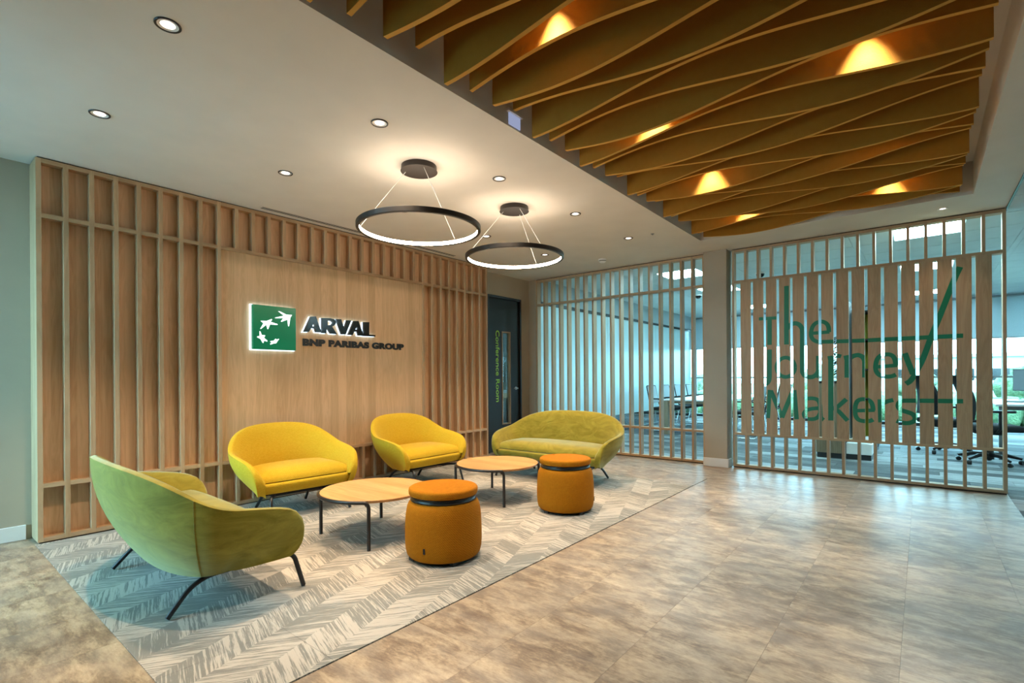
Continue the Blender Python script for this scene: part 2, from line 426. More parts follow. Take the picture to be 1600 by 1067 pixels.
# floor: screed slab, vinyl tiles as pieces
floor = struct(box('floor', -4.7, 11.0, -3.9, 12.9, -0.20, -0.010, M['dark']))
def carve(rects, hole):
    out = []
    for (a, b, c, d) in rects:
        e, f, g, h = hole
        if b <= e or a >= f or d <= g or c >= h: out.append((a, b, c, d)); continue
        if a < e: out.append((a, e, c, d))
        if b > f: out.append((f, b, c, d))
        aa, bb = max(a, e), min(b, f)
        if c < g: out.append((aa, bb, c, g))
        if d > h: out.append((aa, bb, h, d))
    return [r for r in out if r[1] - r[0] > 0.02 and r[3] - r[2] > 0.02]
TW, TL = 0.4425, 0.915
i = 0; x = 5.135 - TW * 13
while x < XR - 0.02:
    off = 0.46 if i % 2 else 0.0
    y = -5.2 - off + 0.20
    while y < YB + 0.06:
        a, b_, c_, d_ = max(x, XW), min(x + TW, XR), max(y, -3.7 if x > 1.6 else -2.2), min(y + TL, YB + 0.075)
        if b_ - a > 0.02 and d_ - c_ > 0.02:
            for r in carve([(a, b_, c_, d_)], RUG):
                bm = bmesh.new(); g = 0.0004
                bm_box(bm, r[0] + g, r[1] - g, r[2] + g, r[3] - g, -0.010, 0.0)
                from_bm('vinyl_tile', bm, M['vinyl'], floor)
        y += TL
    x += TW; i += 1
# office carpet: planks near the screen, plain carpet beyond
carpet = struct(box('floor_office', XW, 10.8, 9.0, 12.72, -0.010, 0.0, M['office_far']))
struct(box('floor_conference', -4.55, XW, 4.2, 12.72, -0.010, 0.0, M['office_far']))
struct(box('floor_aisle', 7.6, 10.8, -5.0, 9.0, -0.010, 0.0, M['office_far']))
pl = struct(thing('floor_carpet_planks', None, None)); 
y = YB + 0.075; k = 0
while y < 8.99:
    x = XW - [0.0, 0.62, 0.27, 0.85, 0.45][k % 5]
    while x < 7.6:
        a, b_ = max(x, XW), min(x + 1.0, 7.6)
        if b_ - a > 0.03:
            box('carpet_plank', a + 0.0008, b_ - 0.0008, y + 0.0008, min(y + 0.25, 9.0) - 0.0008, -0.010, 0.0, M['office_plank'], pl)
        x += 1.0
    y += 0.25; k += 1
y = YB + 0.075 - 0.25; k = 0
while y > -5.0:
    x = XR - [0.0, 0.4, 0.75][k % 3]
    while x < 7.6:
        a, b_ = max(x, XR), min(x + 1.0, 7.6)
        if b_ - a > 0.03 and y > 3.0:
            box('carpet_plank', a + 0.0008, b_ - 0.0008, y + 0.0008, y + 0.2492, -0.010, 0.0, M['plank_green'] if 4.30 < y < 4.60 else M['plank_yellow'] if 4.02 < y <= 4.30 else M['office_plank'], pl)
        x += 1.0
    y -= 0.25; k += 1
struct(box('floor_entry', XR, 7.6, -5.0, y + 0.5 if y > 3 else 3.1, -0.010, -0.0005, M['office_far']))

# walls
DY0, DY1, DZ = 4.533, 5.335, 2.37
struct(boxes('wall_left', [(XW - 0.12, XW, -2.2, DY0 - 0.0, 0, H), (XW - 0.12, XW, DY1, YB + 0.10, 0, H), (XW - 0.12, XW, DY0, DY1, DZ, H)], M['wall']))
struct(box('baseboard_left', XW, XW + 0.015, -2.2, -0.45, 0.0, 0.105, M['white'], bevel=0.003))
struct(box('wall_return', XW, -0.09, YB, YB + 0.10, 0, H, M['wall']))
# pier between the screens
struct(box('wall_pier', 2.618, 2.897, 5.445, 5.66, 0, H, M['wall'], bevel=0.004))
bb = thing('baseboard_pier', None, None); tag(bb, kind='structure')
box('skirting', 2.606, 2.911, 5.430, 5.445, 0, 0.105, M['white'], bb, bevel=0.003)
box('skirting', 2.897, 2.911, 5.4455, 5.58, 0, 0.105, M['white'], bb, bevel=0.003)
# rear glazing behind the camera (daylight) and the walls around it
YV, XV = -2.2, 1.65
struct(boxes('wall_rear', [(XW - 0.12, XV + 0.1, YV - 0.15, YV, 2.52, 3.0), (XV, XV + 0.1, -3.7, YV - 0.15, 0, 3.0), (XV, 11.0, -3.9, -3.7, 0, 3.0)], M['wall']))
wn = struct(thing('window_1', None, None, (0.7, YV - 0.08, 0.0)))
for xm in (XW + 0.03, 0.40, 1.02, XV - 0.03): box('mullion', xm - 0.03, xm + 0.03, YV - 0.12, YV - 0.04, 0.0, 2.52, M['anthracite'], wn)
for xa, xb in ((XW + 0.06, 0.37), (0.43, 0.99), (1.05, XV - 0.06)): box('pane', xa, xb, YV - 0.085, YV - 0.075, 0.0, 2.52, M['glass'], wn)
struct(box('wall_right', 10.8, 11.0, -5.2, 12.9, 0, 3.0, M['conf_wall']))

# lobby ceiling with the recess for the baffles
RX0, RX1, RY0, RY1, RZ = 2.78, 5.118, -2.3, 4.863, 2.986
struct(boxes('ceiling', [(XW - 0.12, 1.75, -2.2, YB + 0.12, H, H + 0.06), (1.75, RX0, -3.9, YB + 0.12, H, H + 0.06), (RX0, RX1, RY1, YB + 0.12, H, H + 0.06),
                         (RX1, XR, -3.9, YB + 0.12, H, H + 0.06), (RX0, RX1, -3.9, RY0, H, H + 0.06),
                         (RX0 - 0.03, RX0, RY0, RY1, H + 0.06, RZ), (RX1, RX1 + 0.03, RY0, RY1, H + 0.06, RZ),
                         (RX0 - 0.03, RX1 + 0.03, RY1, RY1 + 0.03, H + 0.06, RZ), (RX0 - 0.03, RX1 + 0.03, RY0 - 0.03, RY0, H + 0.06, RZ),
                         (RX0 - 0.03, RX1 + 0.03, RY0 - 0.03, RY1 + 0.03, RZ, RZ + 0.05)], M['ceiling']))
struct(box('trim_1', XR, XR + 0.014, -5.0, YB + 0.02, H - 0.012, H + 0.06, M['black']))
# office ceiling: tiles in a dark grid
oc = struct(box('ceiling_office', XW, 10.8, YB + 0.12, 12.72, H + 0.03, H + 0.10, M['dark']))
oc2 = struct(box('ceiling_aisle', XR + 0.014, 10.8, -5.0, YB + 0.12, H + 0.03, H + 0.10, M['dark']))
PANELS = [(4.52, 6.07), (1.60, 6.67), (1.60, 8.47), (4.52, 8.47), (1.60, 11.47), (4.52, 11.47), (7.44, 6.07), (7.44, 8.47), (7.44, 11.47)]
SP = [5.62 + 1.5 * k for k in range(-4, 4)]
def tile_rows(y0, y1, x0, x1, parent):
    y = y0
    while y < y1 - 0.05:
        ye = min(y + 0.6, y1)
        for xs in SP:
            a, b_ = max(xs + 0.06, x0), min(xs + 1.5 - 0.004, x1)
            if b_ - a < 0.05: continue
            segs = [(a, b_)]
            for (px_, py_) in PANELS:
                if py_ + 0.3 > y + 0.02 and py_ - 0.3 < ye - 0.02:
                    segs = [q for s0, s1 in segs for q in ((s0, min(s1, px_)), (max(s0, px_ + 0.6), s1)) if q[1] - q[0] > 0.02]
            for s0, s1 in segs:
                box('ceiling_tile', s0, s1, y + 0.006, ye - 0.006, H, H + 0.03, M['tile_white'], parent)
        y += 0.6
tile_rows(YB + 0.23, 12.7, XW + 0.13, 10.7, oc)
tile_rows(YB + 0.23 - 0.6 * 6, YB + 0.23, XR + 0.02, 9.0, oc2)
for xs in SP:
    if xs > XW + 0.2: box('service_strip', xs, xs + 0.056, YB + 0.13 if xs < XR else 2.0, 12.7, H - 0.002, H + 0.03, M['tile_white'], oc)
struct(box('ceiling_conference', -4.55, XW - 0.12, 4.2, 12.72, H, H + 0.1, M['tile_white']))

# conference room glass wall along the left of the office
XG = -0.10
gw = struct(thing('window_2', None, None, (XG, 9.1, 0)))
box('bulkhead', XG - 0.06, XG + 0.06, YB + 0.10, 12.6, 2.36, H, M['bulkhead'], gw)
box('head_rail', XG - 0.03, XG + 0.03, YB + 0.10, 12.6, 2.315, 2.36, M['black'], gw)
box('sill_rail', XG - 0.03, XG + 0.03, YB + 0.10, 12.6, 0.0, 0.04, M['black'], gw)
yy = YB + 0.10
while yy < 12.59:
    ye = min(yy + 1.16, 12.6)
    box('frosted_pane', XG - 0.006, XG + 0.006, yy + 0.002, ye - 0.002, 0.34, 2.315, M['frost'], gw)
    box('clear_pane', XG - 0.006, XG + 0.006, yy + 0.002, ye - 0.002, 0.04, 0.339, M['glass'], gw)
    box('joint_strip', XG - 0.008, XG + 0.008, ye - 0.003, ye + 0.003, 0.04, 2.315, M['steel'], gw)
    yy += 1.16
for k, yy in enumerate((6.2, 8.6, 11.0)):  # unseen glowing panels, added to brighten the conference room and its frosted glass
    t = thing('ceiling_light_panel', 'added fill light panel, unseen on conference room ceiling, %s from the door' % ['first', 'second', 'third'][k], 'ceiling light', (-2.2, yy, 2.7), 0, 'added conference fill panels')
    box('panel_frame', -2.5, -1.9, yy - 0.3, yy + 0.3, 2.675, 2.6995, M['plastic_white'], t)
    box('diffuser', -2.49, -1.91, yy - 0.29, yy + 0.29, 2.672, 2.675, M['fill_conf'], t)
# conference room outer walls with a long window
struct(boxes('wall_conference', [(-4.65, -4.55, 4.1, 12.9, 2.3, 2.8), (-4.65, -4.55, 4.1, 12.9, -0.2, 0.75), (-4.65, XW - 0.12, 4.1, 4.2, 0, 2.8)], M['conf_wall']))
w3 = struct(thing('window_3', None, None, (-4.6, 8.4, 0.75)))
for k in range(8):
    ym = 4.25 + k * 1.2
    box('mullion', -4.63, -4.57, ym - 0.025, ym + 0.025, 0.75, 2.3, M['white'], w3)
    if k < 7: box('pane', -4.605, -4.595, ym + 0.025, ym + 1.175, 0.75, 2.3, M['glass'], w3)
# far facade
YW = 12.6
struct(boxes('wall_far', [(-4.65, 11.0, YW + 0.1, YW + 0.3, 2.62, 3.0), (-4.65, 11.0, YW + 0.1, YW + 0.3, -0.2, 0.03)], M['white']))
w4 = struct(thing('window_4', None, None, (3.0, YW + 0.15, 0.03)))
box('sill_rail', -4.55, 10.8, YW + 0.11, YW + 0.19, 0.03, 0.10, M['anthracite'], w4)
xm = -4.5; k = 0
while xm < 10.8:
    box('mullion', xm - 0.02, xm + 0.02, YW + 0.12, YW + 0.18, 0.10, 2.62, M['grey_metal'], w4)
    if xm + 1.5 < 11.0: box('pane', xm + 0.02, min(xm + 1.48, 10.8), YW + 0.145, YW + 0.155, 0.10, 2.62, M['glass'], w4)
    xm += 1.5
box('transom', -4.5, 10.8, YW + 0.13, YW + 0.17, 1.05, 1.09, M['grey_metal'], w4)

# entrance door to the conference room
d1 = struct(thing('door_1', None, None, (XW - 0.03, 4.93, 0)))
XD = XW - 0.02
boxes('door_frame', [(XW - 0.10, XW + 0.008, DY0, DY0 + 0.03, 0, DZ), (XW - 0.10, XW + 0.008, DY1 - 0.03, DY1, 0, DZ), (XW - 0.10, XW + 0.008, DY0 + 0.03, DY1 - 0.03, DZ - 0.035, DZ)], M['black'], d1)
GY0, GY1, GZ0, GZ1 = 4.893, 5.066, 0.42, 1.82
leaf = boxes('door_leaf', [(XD - 0.045, XD, DY0 + 0.03, GY0 - 0.018, 0.006, DZ - 0.036), (XD - 0.045, XD, GY1 + 0.018, DY1 - 0.03, 0.006, DZ - 0.036),
                    (XD - 0.045, XD, GY0 - 0.018, GY1 + 0.018, 0.006, GZ0 - 0.018), (XD - 0.045, XD, GY0 - 0.018, GY1 + 0.018, GZ1 + 0.018, DZ - 0.036)], M['anthracite'], d1)
boxes('vision_bead', [(XD - 0.05, XD + 0.006, GY0 - 0.018, GY0, GZ0 - 0.018, GZ1 + 0.018), (XD - 0.05, XD + 0.006, GY1, GY1 + 0.018, GZ0 - 0.018, GZ1 + 0.018),
                      (XD - 0.05, XD + 0.006, GY0, GY1, GZ0 - 0.018, GZ0), (XD - 0.05, XD + 0.006, GY0, GY1, GZ1, GZ1 + 0.018)], M['oak'], d1)
box('vision_pane', XD - 0.026, XD - 0.020, GY0, GY1, GZ0, GZ1, M['glass'], d1)
bm = bmesh.new(); bm_tube(bm, fillet([(XD, 5.215, 0.955), (XD + 0.055, 5.215, 0.955), (XD + 0.055, 5.105, 0.955)], 0.02), 0.009, 8)
hd = from_bm('door_handle', bm, M['steel'], d1, smooth=True)
bm = bmesh.new(); bm_lathe(bm, [(0, 0), (0.025, 0), (0.025, 0.008), (0, 0.008)], seg=20)
bmesh.ops.rotate(bm, verts=bm.verts, cent=(0, 0, 0), matrix=Matrix.Rotation(PI / 2, 3, 'Y')); bmesh.ops.translate(bm, verts=bm.verts, vec=(XD, 5.215, 0.955))
from_bm('rose', bm, M['steel'], hd, smooth=True, angle=40)

def text_bm(s, size, extrude=0.0, offset=0.0, spacing=1.0):
    cu = bpy.data.curves.new('lettering', 'FONT'); cu.body = s; cu.size = size; cu.extrude = extrude; cu.offset = offset; cu.space_character = spacing
    cu.resolution_u = 4
    o = bpy.data.objects.new('lettering', cu); COL.objects.link(o)
    dg = bpy.context.evaluated_depsgraph_get(); me = bpy.data.meshes.new_from_object(o.evaluated_get(dg))
    bpy.data.objects.remove(o); bpy.data.curves.remove(cu)
    bm = bmesh.new(); bm.from_mesh(me); bpy.data.meshes.remove(me)
    return bm
def fit_bm(bm, frame, w, h):
    """map flat lettering (x right, y up, z out) to a frame (origin, right, up, out), scaled to width w and height h"""
    xs = [v.co.x for v in bm.verts]; ys = [v.co.y for v in bm.verts]
    x0, x1, y0, y1 = min(xs), max(xs), min(ys), max(ys)
    o, r_, u_, n_ = [Vector(q) for q in frame]
    for v in bm.verts:
        a = (v.co.x - x0) / (x1 - x0) * w; b_ = (v.co.y - y0) / (y1 - y0) * h; c_ = v.co.z
        v.co = o + r_ * a + u_ * b_ + n_ * c_
def split_loose(bm):
    bm.verts.ensure_lookup_table(); seen = set(); out = []
    for v in bm.verts:
        if v in seen: continue
        st = [v]; comp = set()
        while st:
            q = st.pop()
            if q in comp: continue
            comp.add(q); st.extend(e.other_vert(q) for e in q.link_edges)
        seen |= comp
        nb = bmesh.new(); mp = {q: nb.verts.new(q.co) for q in comp}
        for f in {f for q in comp for f in q.link_faces}:
            try: nb.faces.new([mp[q] for q in f.verts])
            except ValueError: pass
        out.append(nb)
    return out
# "Conference Room" runs down the door, reading top to bottom
bm = text_bm('Conference Room', 0.1, 0.0005, 0.0012)
fit_bm(bm, ((XD + 0.0008, 4.735, 1.845), (0, 0, -1), (0, 1, 0), (1, 0, 0)), 1.09, 0.088)
bmesh.ops.remove_doubles(bm, verts=bm.verts, dist=1e-6)
from_bm('door_lettering', bm, M['lime_vinyl'], leaf)

# ================================================================== SLATTED FEATURE WALL
sw = thing('slatted_wall_panel', 'large oak slatted wall panel with flat centre behind the yellow seats', 'wall panel', (-0.12, 1.92, 0))
Y0, PITCH, BW, NB_ = -0.42, 0.1456, 0.030, 33
Y1 = Y0 + PITCH * 32 + BW
BD = 0.068
ZR = [(0.010, 0.040), (0.386, 0.416), (2.277, 2.307), (2.660, 2.690)]
box('back_panel', -BD - 0.018, -BD, Y0 + 0.01, Y1 - 0.01, 0.012, 2.688, M['oak_back'], sw)
box('centre_panel', -BD, -0.014, Y0 + 8 * PITCH + BW, Y0 + 24 * PITCH, 0.416, 2.277, M['oak_centre'], sw)
for k in range(NB_):
    y = Y0 + k * PITCH
    if k <= 8 or k >= 24: box('slat', -BD, 0.0, y, y + BW, 0.010, 2.690, M['oak'], sw, bevel=0.0008)
    else:
        box('slat', -BD, 0.0, y, y + BW, 0.040, 0.386, M['oak'], sw, bevel=0.0008)
        box('slat', -BD, 0.0, y, y + BW, 2.307, 2.660, M['oak'], sw, bevel=0.0008)
for z0, z1 in ZR: box('rail', -BD, -0.0006, Y0 + 0.004, Y1 - 0.004, z0, z1, M['oak_h'], sw)
box('end_panel', XW + 0.001, -BD, Y0, Y0 + 0.018, 0.010, 2.690, M['oak'], sw)
box('end_panel', XW + 0.001, -BD, Y1 - 0.018, Y1, 0.010, 2.690, M['oak'], sw)
box('plinth', XW + 0.001, -0.012, Y0 + 0.01, Y1 - 0.01, 0.0, 0.010, M['dark'], sw)
box('shadow_gap', XW + 0.001, -0.010, Y0 + 0.01, Y1 - 0.01, 2.690, 2.6995, M['dark'], sw)

# ---- illuminated logo on the centre panel
XP = -0.014
lg = thing('logo_sign', 'green square lit logo box with four white stars on oak wall', 'sign', (XP, 1.225, 1.612))
bxl = box('logo_box', 0.006, 0.045, 1.020, 1.430, 1.408, 1.818, M['logo_green'], lg, bevel=0.008, seg=3)
box('halo_plate', XP, 0.006, 1.014, 1.431, 1.402, 1.822, M['halo'], lg)
k7 = lambda x, y: pix(380 + x / 11.233, 465 + y / 11.233, 'x', 0.0455)
STARS = [[(612, 238), (640, 240), (765, 300), (858, 303), (828, 350), (805, 500), (790, 500), (775, 385), (670, 425), (662, 415), (705, 360), (560, 360), (560, 350), (680, 325), (715, 315)],
         [(305, 405), (415, 408), (500, 375), (508, 385), (480, 425), (605, 465), (600, 478), (470, 470), (440, 550), (425, 552), (405, 475), (310, 550), (300, 545), (355, 450)],
         [(285, 590), (300, 590), (325, 655), (388, 662), (365, 705), (425, 755), (420, 770), (365, 755), (355, 795), (340, 790), (305, 725), (245, 695), (245, 682), (290, 670)],
         [(470, 765), (535, 755), (570, 720), (585, 735), (632, 722), (600, 765), (580, 800), (530, 805), (480, 825), (472, 810), (500, 790)]]
def letter_bm(loops, vec):
    """outer loop minus holes, extruded along vec; holes joined by triangle_fill"""
    bm = bmesh.new(); edges = []
    allv = []
    for lp in loops:
        vs = [bm.verts.new(p) for p in lp]; allv.append(vs)
        edges += [bm.edges.new((vs[i], vs[(i + 1) % len(vs)])) for i in range(len(vs))]
    r = bmesh.ops.triangle_fill(bm, use_beauty=True, use_dissolve=False, edges=edges)
    faces = [g for g in r['geom'] if isinstance(g, bmesh.types.BMFace)]
    e = bmesh.ops.extrude_face_region(bm, geom=faces)
    nv = [g for g in e['geom'] if isinstance(g, bmesh.types.BMVert)]
    bmesh.ops.translate(bm, verts=nv, vec=vec)
    return bm
for st in STARS: from_bm('star', letter_bm([[k7(*p) for p in st]], (-0.002, 0, 0)), M['star'], bxl)
# ---- ARVAL, flared heavy capitals with a white halo behind
av = thing('letter_sign', 'black raised letters ARVAL with white halo light on oak wall', 'sign', (XP, 1.94, 1.597))
XA = 0.034
k8 = lambda x, y: pix(465 + x / 9.143, 480 + y / 9.143, 'x', XA)
LET = [[[(90, 352), (190, 133), (262, 130), (345, 360), (262, 357), (246, 303), (196, 299), (162, 353)], [(212, 272), (232, 218), (252, 270)]],
       [[(350, 370), (350, 152), (470, 155), (528, 172), (553, 208), (546, 240), (520, 264), (494, 276), (566, 385), (474, 378), (424, 300), (415, 300), (415, 373)], [(432, 190), (482, 196), (504, 218), (488, 248), (432, 258)]],
       [[(553, 168), (625, 172), (668, 300), (706, 185), (768, 188), (690, 388), (630, 388)]],
       [[(722, 395), (805, 196), (872, 196), (947, 410), (870, 405), (856, 352), (812, 348), (788, 398)], [(828, 318), (848, 268), (864, 318)]],
       [[(945, 211), (1026, 213), (1023, 388), (1114, 398), (1112, 420), (945, 412)]]]
for lp in LET:
    p3 = [[k8(*p) for p in l] for l in lp]
    L = from_bm('letter', letter_bm(p3, (-0.026, 0, 0)), M['black_gloss'], av)
    cy = sum(p.y for p in p3[0]) / len(p3[0]); cz = sum(p.z for p in p3[0]) / len(p3[0])
    h3 = [[Vector((0.008, cy + (p.y - cy) * 1.02 - 0.003, cz + (p.z - cz) * 1.02 - 0.002)) for p in l] for l in p3]
    from_bm('halo_plate', letter_bm(h3, (-0.020, 0, 0)), M['halo'], L)
# ---- BNP PARIBAS GROUP, flat black letters
bp = thing('letter_sign', 'row of small flat black letters BNP PARIBAS GROUP under larger word', 'sign', (XP, 2.155, 1.463))
bm = text_bm('BNP PARIBAS GROUP', 0.1, 0.003, 0.0068, 1.08)
fit_bm(bm, ((XP + 0.003, 1.525, 1.462), (0, 1, 0), (0, 0, 1), (1, 0, 0)), 1.262, 0.0735)
bmesh.ops.remove_doubles(bm, verts=bm.verts, dist=1e-6)
for nb in split_loose(bm): from_bm('letter', nb, M['black'], bp)
bm.free()

# ================================================================== SCREENS
def screen(name, label, x0, pitch, n, boards):
    xe = x0 + pitch * (n - 1)
    t = thing(name, label, 'screen', ((x0 + xe) / 2, YB + 0.05, 0)); bw = 0.026; dp = 0.10; bl = []
    for k in range(n):
        x = x0 + k * pitch
        if boards and 0 < k < n - 1:
            box('bar', x, x + bw, YB, YB + dp, 0.040, 0.405, M['oak'], t, bevel=0.0008)
            box('bar', x, x + bw, YB, YB + dp, 2.307, 2.660, M['oak'], t, bevel=0.0008)
            c = x + bw / 2
            bl.append(box('board', c - 0.057, c + 0.057, YB + 0.002, YB + 0.030, 0.432, 2.278, M['oak'], t, bevel=0.0008))
            bl[-1]['x0'] = c - 0.057; bl[-1]['x1'] = c + 0.057
        else: box('bar', x, x + bw, YB, YB + dp, 0.012, 2.690, M['oak'], t, bevel=0.0008)
    for z0, z1 in ((0.012, 0.040), (0.405, 0.432), (2.278, 2.307), (2.660, 2.690)):
        box('rail', x0 + 0.002, xe + bw - 0.002, YB + 0.0006, YB + dp - 0.0006, z0, z1, M['oak_x'], t)
    box('plinth', x0 + 0.005, xe + bw - 0.005, YB + 0.012, YB + dp - 0.012, 0.0, 0.012, M['dark'], t)
    box('shadow_gap', x0 + 0.005, xe + bw - 0.005, YB + 0.010, YB + dp - 0.010, 2.690, 2.6995, M['dark'], t)
    return t, bl
screen('slatted_screen', 'open oak slatted screen of narrow bars between door and pier', -0.087, 0.1478, 19, False)
scr, BOARDS = screen('slatted_screen', 'oak screen of wide boards with green lettering in front of the office', 2.935, 0.1425, 18, True)

# green lettering: strokes laid out on the plane of the boards and cut at each board's edges
def crop(u0, v0): return lambda x, y: (u0 + x / 8.889, v0 + y / 8.889)
ka, kb, kc, kd_, ke, kf = crop(1170, 400), crop(1170, 500), crop(1330, 500), crop(1170, 590), crop(1330, 590), crop(1330, 400)
def seq(k, pts): return [k(*p) for p in pts]
ST = 0.0495; TH = 0.038
STROKES = [
 (seq(ka, [(140, 873), (415, 857)]), TH, 0), (seq(ka, [(287, 850)]) + seq(kb, [(287, 345)]), ST, 0),
 (seq(ka, [(523, 415)]) + seq(kb, [(523, 340)]), ST, 0),
 (seq(kb, [(530, 125), (555, 85), (600, 55), (650, 45), (700, 65), (732, 105), (744, 160), (744, 420), (744, 690), (752, 735), (780, 775), (830, 792), (885, 788), (935, 760), (962, 720)]), ST, 1),
 (seq(kb, [(965, 497), (965, 700), (975, 805)]), ST * 0.9, 0),
 (seq(kb, [(868, 184), (1120, 165)]), TH, 0),
 (seq(kb, [(1112, 168), (1108, 105), (1085, 55), (1035, 25), (985, 24), (925, 46), (885, 95), (866, 165), (868, 225), (895, 272), (950, 300), (1040, 302), (1200, 297), (1420, 290), (1600, 284)]) + seq(kc, [(430, 270), (905, 248), (1430, 222), (1555, 217)]), 0.043, 1),
 (seq(kf, [(1512, 150), (1432, 322)]) + seq(kc, [(1245, -92), (1112, 232), (1000, 530), (935, 660), (885, 755), (850, 810), (810, 855), (758, 885)]), ST, 1),
 (seq(kb, [(287, 410), (287, 700), (287, 780), (280, 835), (262, 868), (235, 892)]), ST, 1),
 ([kb(512 + 128 * math.cos(a * PI / 14), 656 + 134 * math.sin(a * PI / 14)) for a in range(29)], 0.043, 1),
 (seq(kb, [(1125, 497), (1138, 560), (1138, 900)]) + seq(kd_, [(1138, 300), (1138, 595)]), ST, 0),
 (seq(kb, [(1148, 590), (1170, 545), (1205, 510), (1245, 498), (1282, 506)]), 0.043, 1),
 (seq(kb, [(1350, 490), (1365, 560), (1365, 800)]), ST, 0),
 (seq(kb, [(1372, 595), (1395, 545), (1445, 503), (1500, 488)]) + seq(kc, [(105, 488), (155, 510), (184, 560), (188, 620), (188, 798)]), ST * 0.95, 1),
 (seq(kc, [(338, 652), (640, 628)]), TH, 0),
 (seq(kc, [(618, 632), (612, 570), (590, 515), (545, 482), (480, 478), (405, 497), (357, 555), (338, 640), (346, 705), (380, 755), (435, 782), (505, 786), (565, 779), (622, 758)]), 0.043, 1),
 (seq(kc, [(745, 460), (790, 580), (858, 752)]), ST, 0),
 (seq(kd_, [(290, 170), (268, 562)]), ST * 0.85, 0), (seq(kd_, [(305, 180), (462, 555)]), ST, 0), (seq(kd_, [(458, 555), (612, 180)]), ST, 0), (seq(kd_, [(630, 172), (664, 578)]), ST * 0.95, 0),
 (seq(kd_, [(768, 300), (820, 290), (885, 288), (940, 300), (975, 335), (990, 390), (994, 480), (1004, 555), (1040, 588)]), 0.043, 1),
 (seq(kd_, [(985, 423), (880, 432), (810, 450), (772, 482), (766, 520), (790, 560), (850, 576), (915, 571), (962, 545), (990, 495)]), 0.042, 1),
 (seq(kd_, [(1150, 432), (1235, 405), (1355, 298)]), ST * 0.9, 0), (seq(kd_, [(1185, 428), (1250, 468), (1372, 598)]), ST * 0.9, 0),
 (seq(ke, [(50, 460), (325, 452)]), TH, 0),
 (seq(ke, [(303, 458), (298, 395), (272, 335), (222, 305), (150, 300), (90, 322), (60, 385), (54, 470), (66, 540), (110, 588), (190, 604), (260, 600), (305, 582)]), 0.043, 1),
 (seq(ke, [(403, 300), (412, 622)]), ST * 0.95, 0), (seq(ke, [(412, 420), (440, 362), (500, 330), (585, 310)]), 0.043, 1),
 (seq(ke, [(1555, 328), (1200, 323), (900, 320), (730, 320), (690, 328), (660, 356), (654, 405), (690, 448), (770, 475), (850, 505), (886, 552), (880, 595), (840, 620), (790, 631), (735, 630), (680, 617), (630, 598)]), 0.044, 1),
]
def catmull(P, n=6):
    out = []
    for i in range(len(P) - 1):
        p0, p1, p2, p3 = P[max(i - 1, 0)], P[i], P[i + 1], P[min(i + 2, len(P) - 1)]
        for k in range(n):
            t = k / n
            out.append(0.5 * ((2 * p1) + (p2 - p0) * t + (2 * p0 - 5 * p1 + 4 * p2 - p3) * t * t + (3 * p1 - p0 - 3 * p2 + p3) * t ** 3))
    out.append(P[-1]); return out
TB = bmesh.new()
for n_, (pts, w, sm) in enumerate(STROKES):
    P = [pix(u, v, 'y', YB) for u, v in pts]; P = [Vector((p.x, p.z)) for p in P]
    if sm: P = catmull(P, 4)
    yy = YB + 0.0013 - 0.00002 * n_
    prev = None
    for i, p in enumerate(P):
        t = (P[min(i + 1, len(P) - 1)] - P[max(i - 1, 0)]).normalized(); nn = Vector((-t.y, t.x)) * (w / 2)
        a = TB.verts.new((p.x + nn.x, yy, p.y + nn.y)); b_ = TB.verts.new((p.x - nn.x, yy, p.y - nn.y))
        if prev: TB.faces.new((prev[0], a, b_, prev[1]))
        prev = (a, b_)
for bd in BOARDS:
    c = TB.copy(); x0, x1 = bd['x0'] + 0.0005, bd['x1'] - 0.0005
    for co, no in (((x0, 0, 0), (-1, 0, 0)), ((x1, 0, 0), (1, 0, 0)), ((0, 0, 2.277), (0, 0, 1)), ((0, 0, 0.434), (0, 0, -1))):
        bmesh.ops.bisect_plane(c, geom=c.verts[:] + c.edges[:] + c.faces[:], dist=1e-6, plane_co=co, plane_no=no, clear_outer=True)
    del bd['x0'], bd['x1']
    if len(c.faces): 
        off = origin(bd); bmesh.ops.translate(c, verts=c.verts, vec=-off)
        for f in c.faces:
            if f.normal.y > 0: f.normal_flip()
        for nb in split_loose(c):
            me = bpy.data.meshes.new('lettering'); nb.to_mesh(me); nb.free(); link('lettering', me, M['green_vinyl'], bd)
    c.free()
TB.free()

